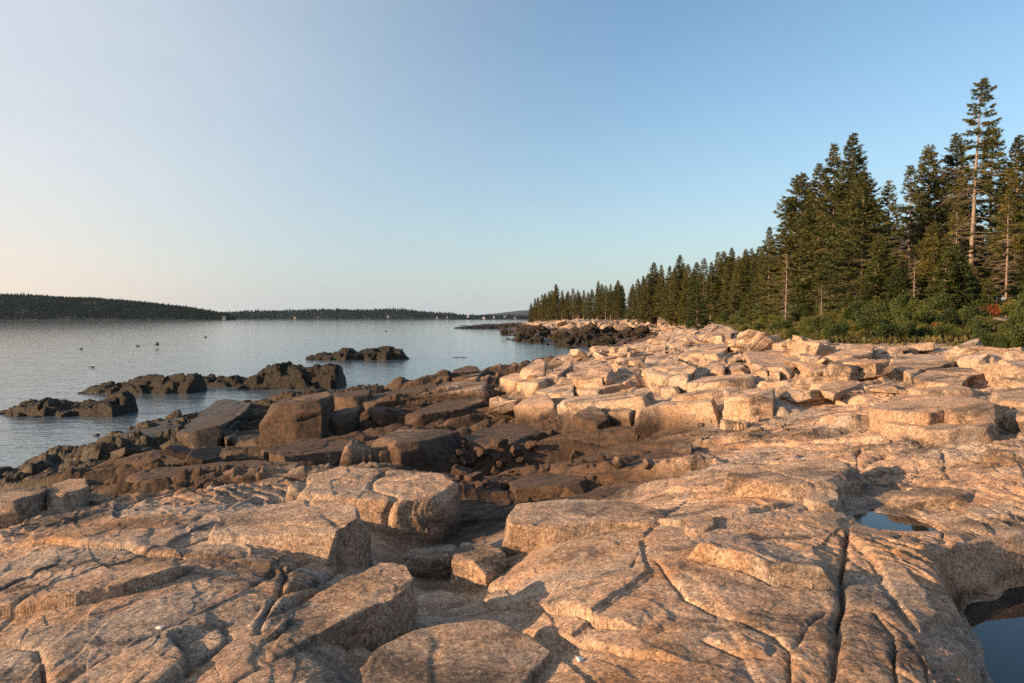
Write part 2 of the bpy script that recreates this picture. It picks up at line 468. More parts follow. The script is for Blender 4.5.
def plain(name, c, rough=.7):
    m, nt, n, l, bsdf = new_mat(name)
    b = NB(nt); f = b.noise(b.pos(), 14, 3, .6)
    l.new(b.ramp(f, [(.3, tuple(k * .85 for k in c)), (.7, tuple(min(1, k * 1.12) for k in c))]), bsdf.inputs["Base Color"])
    bsdf.inputs["Roughness"].default_value = rough
    return m

# ------------------------------------------------------------------ bedrock
# joints and lips traced on the bedrock: (pixels, step of the far/left side, decay, groove width, groove depth)
LINES = [
 ([(250,408),(330,401),(400,393),(480,380),(500,377)], .30, 2.0, .05, .06),
 ([(380,424),(440,411),(480,400),(560,396),(610,398)], .42, 2.0, .05, .08),
 ([(150,447),(200,441),(260,446),(330,440),(370,432)], .30, 1.6, .05, .06),
 ([(10,482),(60,475),(105,469),(150,461)], .25, 1.3, .05, .06),
 ([(455,462),(500,457),(540,446),(565,432)], .35, 1.5, .05, .08),
 ([(500,443),(560,430),(640,424),(720,419),(800,416)], .28, 1.5, .04, .06),
 ([(520,484),(620,482),(690,472),(730,462)], .22, 1.2, .04, .06),
 ([(640,452),(700,447),(760,440)], .14, 1.0, .03, .05),
 ([(170,425),(215,410),(260,402)], .3, 1.5, .05, .05),
 ([(20,478),(70,466),(110,455),(140,447)], .2, 1.2, .05, .05),
 ([(680,392),(760,384),(840,384),(900,384)], .16, 1.2, .04, .06),
 ([(760,402),(820,398),(870,400)], .16, 1.0, .04, .06),
 ([(800,425),(860,428),(930,436),(1010,436)], .12, .8, .03, .05),
 ([(-120,640),(0,620),(74,608),(123,596),(172,581),(200,567)], .085, .5, .018, .03),
 ([(-60,615),(0,596),(46,574),(64,566)], .02, .3, .014, .03),
 ([(-80,558),(0,551),(46,547),(80,550),(123,550),(144,558),(184,560),(190,550)], .05, .7, .02, .03),
 ([(30,700),(61,682),(123,645),(160,630),(215,602),(256,587),(280,568)], -.045, .35, .022, .045),
 ([(166,633),(184,651),(181,664),(150,690)], -.10, .35, .02, .04),
 ([(-20,652),(10,647),(40,648),(44,660),(42,690)], .02, .2, .018, .06),
 ([(20,645),(60,628),(100,615),(140,600)], 0, .2, .010, .012),
 ([(274,562),(285,575),(281,597),(263,618),(256,639),(225,690)], .0, .2, .016, .06),
 ([(285,575),(306,565),(322,556)], .03, .2, .014, .05),
 ([(205,622),(221,618),(228,632),(185,653)], -.03, .2, .014, .05),
 ([(281,597),(306,593),(342,568)], .03, .2, .014, .05),
 ([(263,618),(295,607),(342,590)], .03, .2, .014, .05),
 ([(256,639),(285,628),(330,600)], .03, .2, .014, .04),
 ([(0,527),(60,522),(115,512),(150,497),(165,490)], .04, .3, .015, .03),
 ([(185,533),(215,517),(240,505),(250,500)], -.02, .3, .016, .05),
 ([(845,521),(846,540),(842,575),(843,610),(838,640),(830,695)], .0, .3, .015, .10),
 ([(684,561),(744,573),(773,586),(843,593)], .14, .5, .016, .04),
 ([(655,560),(666,573),(684,597),(720,614),(773,639),(789,654),(786,695)], .02, .3, .013, .04),
 ([(844,611),(873,616),(894,639),(898,695)], .015, .3, .010, .035),
 ([(873,616),(905,640),(925,670),(930,695)], .0, .3, .009, .025),
 ([(890,560),(905,543),(944,582),(954,607),(969,646),(980,695)], -.06, .3, .014, .03),
 ([(850,535),(885,548),(905,558),(925,565)], .04, .3, .014, .03),
 ([(930,530),(944,543),(947,561),(969,582),(965,607)], .05, .3, .015, .04),
 ([(500,606),(512,611),(552,619),(592,630),(640,634)], .06, .35, .014, .03),
 ([(510,640),(560,648),(620,655),(690,668)], .035, .3, .012, .02),
 ([(632,572),(641,556)], 0, .2, .012, .03),
 ([(790,654),(800,640),(830,612)], .0, .2, .012, .03),
 ([(700,640),(740,655),(770,660)], .03, .25, .012, .03),
 ([(855,452),(862,470),(872,488)], 0, .3, .02, .08),
 ([(700,452),(760,448),(830,445),(900,452)], .06, .5, .018, .04),
 ([(862,470),(900,455),(930,450)], .04, .4, .016, .05),
 ([(900,470),(940,465),(1000,462),(1060,466)], .07, .5, .018, .04),
 ([(940,455),(945,470),(952,484)], 0, .3, .018, .06),
 ([(610,530),(680,532),(750,522),(800,512)], .05, .4, .015, .03),
 ([(680,505),(740,500),(800,502)], .05, .4, .016, .04),
 ([(660,492),(720,494),(790,498)], .05, .4, .016, .04),
]
POOLS = [("tide_pool", [(842,513),(872,510),(908,516),(935,525),(950,534),(905,536),(880,533),(856,527)], 1.83),
         ("tide_pool", [(960,612),(972,598),(995,591),(1045,582),(1120,640),(1130,740),(992,740),(978,670),(968,640)], 2.12)]
VEGLINE = [(530,320),(600,321),(640,322),(690,325),(725,327),(738,336),(770,341),(800,343),(850,345),(900,347),(960,350),(1024,352),(1100,356)]
_vh = [hit(u, v) for u, v in VEGLINE]
_vth = np.array([math.atan2(p[0], p[1]) for p in _vh]); _vr = np.array([math.hypot(p[0], p[1]) for p in _vh])
def veg_amount(x, y):
    th, r = np.arctan2(x, y), np.hypot(x, y)
    rb = np.interp(th, _vth, _vr, left=1e6, right=_vr[-1])
    k = r / rb + .10 * noise2(x * .3, y * .3, 71) + .06 * noise2(x * 1.3, y * 1.3, 72)
    return sstep(.98, 1.06, k)

def seg_field(x, y, P):
    """signed distance to a polyline (positive on the left of its direction) and the place along it 0..1"""
    best = np.full(x.shape, 1e9); sgn = np.ones(x.shape); par = np.zeros(x.shape)
    L = np.cumsum([0] + [np.linalg.norm(P[i+1] - P[i]) for i in range(len(P) - 1)])
    for i in range(len(P) - 1):
        a, e = P[i], P[i+1] - P[i]; n2 = max(e @ e, 1e-9)
        t = np.clip(((x - a[0]) * e[0] + (y - a[1]) * e[1]) / n2, 0, 1)
        dx, dy = x - a[0] - t * e[0], y - a[1] - t * e[1]
        d = np.hypot(dx, dy); k = d < best
        best = np.where(k, d, best)
        sgn = np.where(k, np.sign(e[0] * dy - e[1] * dx), sgn)
        par = np.where(k, (L[i] + t * (L[i+1] - L[i])) / L[-1], par)
    return best * sgn, par

def inside(x, y, P):
    c = np.zeros(x.shape, bool); j = len(P) - 1
    for i in range(len(P)):
        xi, yi, xj, yj = P[i][0], P[i][1], P[j][0], P[j][1]
        if yi != yj:
            c ^= ((yi > y) != (yj > y)) & (x < (xj - xi) * (y - yi) / (yj - yi) + xi)
        j = i
    return c

def joints(x, y, su, sv, seed):
    a = 0.42
    wx = x + .25 * su * noise2(x / su * .9, y / su * .9, seed + 11)
    wy = y + .25 * su * noise2(x / su * .9 + 5, y / su * .9, seed + 12)
    p = (wx * math.cos(a) - wy * math.sin(a)) / sv      # across the main joint set
    q = (wx * math.sin(a) + wy * math.cos(a)) / su      # along it
    return worley2(p, q, seed)

def pool_world(poly, drop):
    out = []
    for u, v in poly:
        d = cam_ray(u, v); t = drop / -d[2]; out.append((d[0] * t, d[1] * t))
    return np.array(out)

def detail_h(x, y, zb):
    r = np.hypot(x, y)
    veg = veg_amount(x, y)
    rough = sstep(.2, .75, .5 + .5 * fbm2(x * .22, y * .22, 2, 5))           # where the rock is broken up
    near = sstep(34, 9, r)
    z = zb + .055 * fbm2(x * .5, y * .5, 3, 21) * (1 + .6 * (1 - near))
    # big blocks, then smaller ones
    amp = (.038 + .11 * (1 - near)) * (.35 + .65 * rough)
    e, cid, ox, oy = joints(x, y, 2.6, 1.3, 31)
    z += amp * ((cid - .5) * 1.7 + (cid * 7.7 % 1 - .5) * ox * 1.2 + (cid * 3.3 % 1 - .5) * oy * 1.0) * sstep(0, .05, e)
    z -= (.016 + .11 * (1 - near)) * np.exp(-(e / .022) ** 2) * (.3 + .7 * rough)
    e, cid, ox, oy = joints(x + 3.7, y - 1.9, 1.15, .55, 37)
    k = (.012 + .075 * (1 - near)) * (.15 + .85 * rough)
    z += k * ((cid - .5) * 1.5 + (cid * 5.1 % 1 - .5) * ox * 1.6) * sstep(0, .12, e)
    z -= (.003 + .05 * (1 - near)) * np.exp(-(e / .05) ** 2) * rough
    # ledges that dip to the water
    wl_ = sstep(7.5, 14, r) * (1 - sstep(60, 90, r)) * (1 - veg)
    if wl_.max() > 0:
        left = sstep(3.0, -3.0, x - .12 * y)
        ang = .10 + .16 * left
        for su, sv, am, sd_ in ((3.6, 1.0, .34, 131), (1.5, .5, .17, 137), (.7, .28, .07, 139)):
            wx, wy = x + .3 * su * noise2(x / su * .7, y / su * .7, sd_), y + .3 * sv * noise2(x / su * .7 + 5, y / su * .7, sd_ + 1)
            e, cid, ox, oy = worley2((wx * np.cos(ang) + wy * np.sin(ang)) / su, (-wx * np.sin(ang) + wy * np.cos(ang)) / sv, sd_ + 2)
            er = np.clip(.009 * r / sv, .06, .8)
            k = wl_ * am * (.40 + .5 * rough + .75 * left)
            up_ = .30 + .70 * left
            add = k * ((cid - .5) * 1.3 + (cid * 7.3 % 1 - .62) * oy * .9 + (cid * 3.9 % 1 - .5) * ox * .4) * sstep(0, er, e) - k * .30 * np.exp(-(e / (er * .6)) ** 2)
            z += np.where(add > 0, add * up_, add)
    # far broken shore
    far = sstep(55, 110, r)
    if far.max() > 0:
        e, cid, ox, oy = joints(x, y, 9.0, 6.0, 43)
        z += far * (1 - veg) * ((cid - .5) * 1.1 + (cid * 9.1 % 1 - .5) * ox * .8) * sstep(0, .15, e)
        e, cid, ox, oy = joints(x, y, 3.2, 2.3, 47)
        z += far * (1 - veg) * ((cid - .5) * .7 + (cid * 9.1 % 1 - .5) * ox * .6)
    # weathered skin
    calm = 1 - .72 * sstep(10.5, 7, r) * sstep(3.2, .6, x - .15 * y)      # broad smooth slabs near the camera, more broken by the pools
    z += (.35 + .65 * calm) * .014 * fbm2(x * 2.3, y * 2.3, 4, 51) +   .007 * fbm2(x * 11, y * 11, 4, 55, .65)
    # spalled sheets: the skin comes off in thin stepped plates
    for fr, st, th_, sd_ in ((.55, 5.0, .075, 151), (1.5, 4.0, .028, 155)):
        n_ = fbm2((x * .9 + y * .42) * fr, (y * .9 - x * .42) * fr * .55, 4, sd_) * st
        f_ = n_ - np.floor(n_)
        z += th_ * (np.floor(n_) + sstep(.0, .16, f_) - n_) * (.35 + .65 * rough) * (1 - veg) * calm
    e, cid, ox, oy = joints(x + 1.1, y, .62, .24, 57)
    z += near * rough * calm * (.020 * (cid - .5) * sstep(0, .16, e) - .014 * np.exp(-(e / .07) ** 2))
    s = x * math.cos(.42) - y * math.sin(.42); q = x * math.sin(.42) + y * math.cos(.42)
    z += .006 * (1 - np.abs(fbm2(s * 5, q * 1.4, 3, 58))) * near
    for (pts, P, h, dec, gw, gd) in LINES_W:
        lo, hi = P.min(0) - 2.2, P.max(0) + 2.2
        k = np.nonzero((x > lo[0]) & (x < hi[0]) & (y > lo[1]) & (y < hi[1]))[0]
        if not len(k): continue
        xx, yy = x[k], y[k]
        sc = .45 if np.hypot(*P.mean(0)) < 8 else 1.0
        wob = .032 * (1 + sc) * sc * fbm2(xx * 2.2, yy * 2.2, 2, 61)
        sd, par = seg_field(xx + wob, yy +   .032 * (1 + sc) * sc * fbm2(xx * 2.2 + 9, yy * 2.2, 2, 62), P)
        ta = sstep(0, .12, par) * sstep(1, .88, par)
        sh = np.where(sd > 0, np.exp(-np.abs(sd) / dec) * sstep(-.022, .022 * (1 + 3.5 * (sc > .5)), sd), 0)
        gw, gd = gw * .70, gd * 1.15
        g = -gd * np.exp(-(sd / gw) ** 2) * (.55 + .45 * noise2(xx * 4, yy * 4, 63))
        g -= gd * .25 * np.exp(-(sd / (gw * 3)) ** 2)
        z[k] += ta * (h * sh + g)
    for nm, poly, P, zp in POOLS_W:
        lo, hi = P.min(0) - 1.2, P.max(0) + 1.2
        k = np.nonzero((x > lo[0]) & (x < hi[0]) & (y > lo[1]) & (y < hi[1]))[0]
        if not len(k): continue
        xx, yy = x[k], y[k]
        sd, _ = seg_field(xx + .06 * noise2(xx * 3, yy * 3, 65), yy + .06 * noise2(xx * 3, yy * 3, 66), np.vstack((P, P[:1])))
        d = np.abs(sd); ins = inside(xx, yy, P)
        sdn = np.where(ins, d, -d)
        zt = zp + .02 - .35 * sstep(0, .35, sdn)
        zin = np.minimum(z[k], zt)
        zout = np.clip(z[k], zp + .012 + np.minimum(d, .5) * .10, zp + .03 + d * CLIPUP[zp > ZC - 2])
        w = sstep(1.1, .6, d)
        z[k] = np.where(ins, zin, z[k] + (zout - z[k]) * w)
    # soil and moss under the plants
    zv = zb + .12 + .10 * fbm2(x * .8, y * .8, 3, 81)
    z = z * (1 - veg) + zv * veg
    return z, veg

CLIPUP = (2.2, .16)
LINES_W = []
for pts, h, dec, gw, gd in LINES:
    P = np.array([hit(u, v)[:2] for u, v in pts])
    LINES_W.append((pts, P, h, dec, gw, gd))
POOLS_W = [(nm, poly, pool_world(poly, dr), ZC - dr) for nm, poly, dr in POOLS]

def build_bedrock():
    th_in = np.arctan((np.linspace(-60, 1084, 1120) - 512) / FPX)
    step = 1.6
    left = np.linspace(-math.pi, th_in[0], 70, endpoint=False)
    right = np.linspace(th_in[-1], math.pi, 71)[1:-1]
    th = np.concatenate((left, th_in, right))
    r = np.concatenate((np.exp(np.arange(math.log(.8), math.log(2.4), .03)), np.exp(np.arange(math.log(2.4), math.log(9), .0017)), np.exp(np.arange(math.log(9), math.log(48), .0023)),
                        np.exp(np.arange(math.log(48), math.log(480), .009))))
    T, R = np.meshgrid(th, r)
    x, y = (np.sin(T) * R).ravel(), (np.cos(T) * R).ravel()
    # the smooth base on a coarser grid, then bilinear in angle and log distance
    cth = np.concatenate((np.linspace(-math.pi, th_in[0], 40, endpoint=False), np.linspace(th_in[0], th_in[-1], 260), np.linspace(th_in[-1], math.pi, 41)[1:]))
    cr = np.linspace(math.log(.8), math.log(485), 320)
    CT, CR = np.meshgrid(cth, cr)
    CZ = base_h(np.sin(CT).ravel() * np.exp(CR).ravel(), np.cos(CT).ravel() * np.exp(CR).ravel()).reshape(CT.shape)
    fi = np.interp(th, cth, np.arange(len(cth))); fj = (np.log(r) - cr[0]) / (cr[1] - cr[0])
    i0 = np.minimum(fi.astype(int), len(cth) - 2); j0 = np.clip(fj.astype(int), 0, len(cr) - 2)
    wi, wj = (fi - i0)[None, :], (fj - j0)[:, None]
    zb = ((CZ[np.ix_(j0, i0)] * (1 - wi) + CZ[np.ix_(j0, i0 + 1)] * wi) * (1 - wj)
          + (CZ[np.ix_(j0 + 1, i0)] * (1 - wi) + CZ[np.ix_(j0 + 1, i0 + 1)] * wi) * wj).ravel()
    z, veg = detail_h(x, y, zb)
    nr, nt = len(r), len(th)
    V = np.stack((x, y, z), 1)
    V = np.vstack((V, [[0, 0, 3.25]]))
    idx = np.arange(nr * nt).reshape(nr, nt)
    nxt = np.roll(idx, -1, 1)
    F = np.stack((idx[:-1].ravel(), nxt[:-1].ravel(), nxt[1:].ravel(), idx[1:].ravel()), 1)[:, ::-1][:, ::-1]
    # leave out the sea bed far below the water
    zmax = z[F].max(1)
    F = F[zmax > -1.2]
    me = mesh_from("bedrock_shore", V, F, [M_BED], True)
    at = me.attributes.new("veg", 'FLOAT', 'POINT'); at.data.foreach_set("value", np.append(veg, 0).astype(np.float32))
    o = add_obj("ground", me)
    tag(o, None, None, kind='structure'); o['label'] = "pink granite bedrock shore with cracks and a mossy bank"
    return th, r, z.reshape(nr, nt)
_th, _r, _zz = build_bedrock()
_nin = (70, 970)
def ground_z(x, y):
    """height of the finished bedrock"""
    x = np.atleast_1d(np.asarray(x, float)); y = np.atleast_1d(np.asarray(y, float))
    t = np.interp(np.arctan2(x, y), _th, np.arange(len(_th))); r = np.interp(np.log(np.hypot(x, y)), np.log(_r), np.arange(len(_r)))
    i, j = np.minimum(t.astype(int), len(_th) - 2), np.minimum(r.astype(int), len(_r) - 2)
    wi, wj = t - i, r - j
    return (_zz[j, i] * (1 - wi) + _zz[j, i+1] * wi) * (1 - wj) + (_zz[j+1, i] * (1 - wi) + _zz[j+1, i+1] * wi) * wj
def ghit(u, v): return hit(u, v, ground_z)

# ------------------------------------------------------------------ sea and pools
def build_sea():
    th = np.linspace(-math.pi, math.pi, 97)[:-1]
    r = np.array([6, 20, 35, 60, 110, 200, 400, 800, 1500, 3000, 8500.0])
    T, R = np.meshgrid(th, r)
    V = np.stack((np.sin(T) * R, np.cos(T) * R, np.zeros_like(T)), 2).reshape(-1, 3)
    n = len(th); idx = np.arange(len(r) * n).reshape(len(r), n); nx = np.roll(idx, -1, 1)
    F = np.stack((idx[:-1].ravel(), idx[1:].ravel(), nx[1:].ravel(), nx[:-1].ravel()), 1)
    me = mesh_from("sea", V, F, [M_SEA], True)
    at = me.attributes.new("chop", 'FLOAT', 'POINT')            # livelier water near the rocks, calmer out in the bay
    at.data.foreach_set("value", np.clip(1.15 - .70 * np.log10(np.maximum(np.hypot(V[:, 0], V[:, 1]), 20) / 20), .30, 1).astype(np.float32))
    tag(add_obj("water", me), None, None, kind='structure')['label'] = "calm rippled sea reflecting the evening sky"
build_sea()
for nm, poly, P, zp in POOLS_W:
    c = P.mean(0); Q = c + (P - c) * 1.22
    bm = bmesh.new(); bm.faces.new([bm.verts.new((q[0], q[1], zp)) for q in Q[::-1]])
    bm.normal_update()
    for f in bm.faces:
        if f.normal.z < 0: f.normal_flip()
    me = bpy.data.meshes.new(nm); bm.to_mesh(me); bm.free(); me.materials.append(M_POOL)
    o = add_obj(nm, me); o['kind'] = 'structure'
    o['label'] = "still tide pool on the granite ledge"

# ------------------------------------------------------------------ granite blocks traced one by one
def solid_to_rock(bm, name, vox, smooth_it, amp, seed, mat, feat):
    """closed solid -> even skin -> worn edges -> weathered relief"""
    me = bpy.data.meshes.new(name); bm.to_mesh(me); bm.free()
    o = bpy.data.objects.new(name, me); COL.objects.link(o)
    md = o.modifiers.new("skin", 'REMESH'); md.mode = 'VOXEL'; md.voxel_size = vox; md.adaptivity = 0
    sm = o.modifiers.new("wear", 'SMOOTH'); sm.factor = .5; sm.iterations = smooth_it
    dg = bpy.context.evaluated_depsgraph_get()
    m2 = bpy.data.meshes.new_from_object(o.evaluated_get(dg))
    bpy.data.objects.remove(o); bpy.data.meshes.remove(me)
    n = len(m2.vertices)
    co = np.empty(n * 3, np.float32); m2.vertices.foreach_get("co", co); co = co.reshape(-1, 3)
    no = np.empty(n * 3, np.float32); m2.vertex_normals.foreach_get("vector", no); no = no.reshape(-1, 3)
    k = 1.0 / feat
    x, y, z = co.T
    d = fbm3(x * k * .9, y * k * .9, z * k * .9, 3, seed) * 1.0
    d += .55 * fbm3(x * k * 3.1, y * k * 3.1, z * k * 3.1, 3, seed + 9)
    # chipped, stepped breaks
    s = noise3(x * k * 1.9, y * k * 1.9, z * k * 3.4, seed + 21)
    d += .55 * (np.floor(s * 3) / 3 - s * .4)
    d += .16 * fbm3(x * k * 11, y * k * 11, z * k * 11, 3, seed + 30)
    # joints: thin seams across the block
    rr = random.Random(seed)
    for q in range(3):
        nv = np.array((rr.gauss(0, .25), rr.gauss(0, .25), 1.0)) if q == 0 else np.array((math.cos(.42 + q * 1.5 + rr.gauss(0, .2)), math.sin(.42 + q * 1.5 + rr.gauss(0, .2)), rr.gauss(0, .15)))
        nv /= np.linalg.norm(nv)
        w_ = (co @ nv) * k * (1.5 if q == 0 else .75) + .22 * fbm3(x * k * 1.5, y * k * 1.5, z * k * 1.5, 2, seed + 50 + q) + rr.random()
        f_ = np.abs(w_ - np.round(w_)) / (k * 1.2)
        on = noise3(x * k * .8, y * k * .8, z * k * .8, seed + 60 + q)
        d -= 1.1 * np.exp(-(f_ / max(.022, vox * 1.3)) ** 2) * sstep(-.1, .35, on)
        d += .35 * (hash_u(np.round(w_).astype(np.int32), np.zeros(len(w_), np.int32), np.zeros(len(w_), np.int32), seed + q) - .5)
    co = co + no * (d * amp)[:, None]
    m2.vertices.foreach_set("co", np.ascontiguousarray(co, np.float32).ravel())
    m2.polygons.foreach_set("use_smooth", np.full(len(m2.polygons), True, bool))
    m2.materials.clear(); m2.materials.append(mat)
    m2.name = name; m2.update()
    return m2

def block(name, label, cat, poly, front, group=None, slope=(0, 0), wear=3, rough=1.0, mat=None, batter=None, sink=.25, drop=None, seed=None, vox=None, dip=None):
    """poly: the block's top face in the photo; front=(u, v_top, v_bottom): its lowest visible foot"""
    uf, vt, vb = front
    if drop is None:
        g = ghit(uf, vb); yf = g[1]; xf = g[0]
        d = cam_ray(uf, vt); t = yf / d[1]; zt = ZC + d[2] * t
    else:
        d = cam_ray(uf, vt); t = drop / -d[2]; zt = ZC - drop; xf, yf = d[0] * t, d[1] * t
        g = np.array((xf, yf, float(ground_z(xf, yf)[0])))
    if dip is None: dip = 0.0 if yf < 8.6 else 1.0
    if yf < 8.6 and slope[0] == 0: slope = (.07, slope[1])
    if batter is None: batter = .05 if yf < 8.6 else -.06
    hstep = max(.5, .05 * yf)
    gb = base_h([xf + hstep, xf - hstep, xf, xf], [yf, yf, yf + hstep, yf - hstep])
    if yf > 8.6 and xf > 2.5 and np.ptp([p[0] for p in poly]) > 34: zt += .09      # the big slabs lie on thin gaps, not flush
    sx = slope[0] + .85 * float(np.clip((gb[0] - gb[1]) / (2 * hstep), -.25, .25)) * dip
    sy = slope[1] + .5 * float(np.clip((gb[2] - gb[3]) / (2 * hstep), -.2, .2)) * dip
    top = []
    for u, v in poly:
        d = cam_ray(u, v)
        den = d[2] - sx * d[0] - sy * d[1]
        t = (zt - ZC - sx * xf - sy * yf) / den
        if t <= 0 or t * d[1] > yf * 1.9: t = yf * 1.9 / d[1]
        top.append(np.array((d[0] * t, d[1] * t, ZC + d[2] * t)))
    top = np.array(top)
    c = top.mean(0)
    zb = min(float(ground_z(top[:, 0], top[:, 1]).min()), g[2]) - sink
    zb = min(zb, zt - .12)
    zb = max(zb, zt - 2.6)
    bot = top.copy(); bot[:, :2] = c[:2] + (top[:, :2] - c[:2]) * (1 + batter); bot[:, 2] = zb
    bm = bmesh.new()
    tv = [bm.verts.new(p - np.array((c[0], c[1], zb))) for p in top]; bv = [bm.verts.new(p - np.array((c[0], c[1], zb))) for p in bot]
    bm.faces.new(tv); bm.faces.new(bv[::-1])
    for i in range(len(tv)):
        j = (i + 1) % len(tv); bm.faces.new((tv[i], bv[i], bv[j], tv[j]))
    bmesh.ops.recalc_face_normals(bm, faces=bm.faces)
    bmesh.ops.triangulate(bm, faces=[f for f in bm.faces if len(f.verts) > 4])
    rs = random.Random(int(uf * 3 + vb))
    ext = float(np.ptp(top[:, 0]) + np.ptp(top[:, 1])) / 2
    for q in range(7 if wear < 7 else 2):
        a_ = rs.uniform(-2.6, .3) if q < 3 else rs.uniform(0, 6.28)
        nv = Vector((math.cos(a_), math.sin(a_), rs.uniform(.25, 1.5))).normalized()
        sup = max(vt.co.dot(nv) for vt in bm.verts)
        bmesh.ops.bisect_plane(bm, geom=bm.verts[:] + bm.edges[:] + bm.faces[:], plane_co=nv * (sup - rs.uniform(.02, .10) * min(ext, 3 * (zt - zb))), plane_no=nv, clear_outer=True)
        bmesh.ops.holes_fill(bm, edges=[e_ for e_ in bm.edges if e_.is_boundary])
    bmesh.ops.recalc_face_normals(bm, faces=bm.faces)
    bmesh.ops.triangulate(bm, faces=[f for f in bm.faces if len(f.verts) > 4])
    size = float(np.ptp(top[:, 0]) + np.ptp(top[:, 1])) / 2
    dist = float(np.hypot(c[0], c[1]))
    vx = vox or max(dist / 683 * 1.25, .010, size / 170)
    hh = zt - zb
    feat = min(max(size * .45, .25), 1.6)
    me = solid_to_rock(bm, name, vx, wear if wear > 6 else max(1, wear - 2), (.028 if wear < 7 else .045) * feat * rough, seed if seed is not None else int(abs(uf * 7 + vb * 13)) % 9973, mat or M_ROCK, feat)
    o = add_obj(name, me, None, (c[0], c[1], zb))
    tag(o, label, cat, group, 'thing')
    return o

B = "granite block"; S = "granite slab"; R = "boulder"
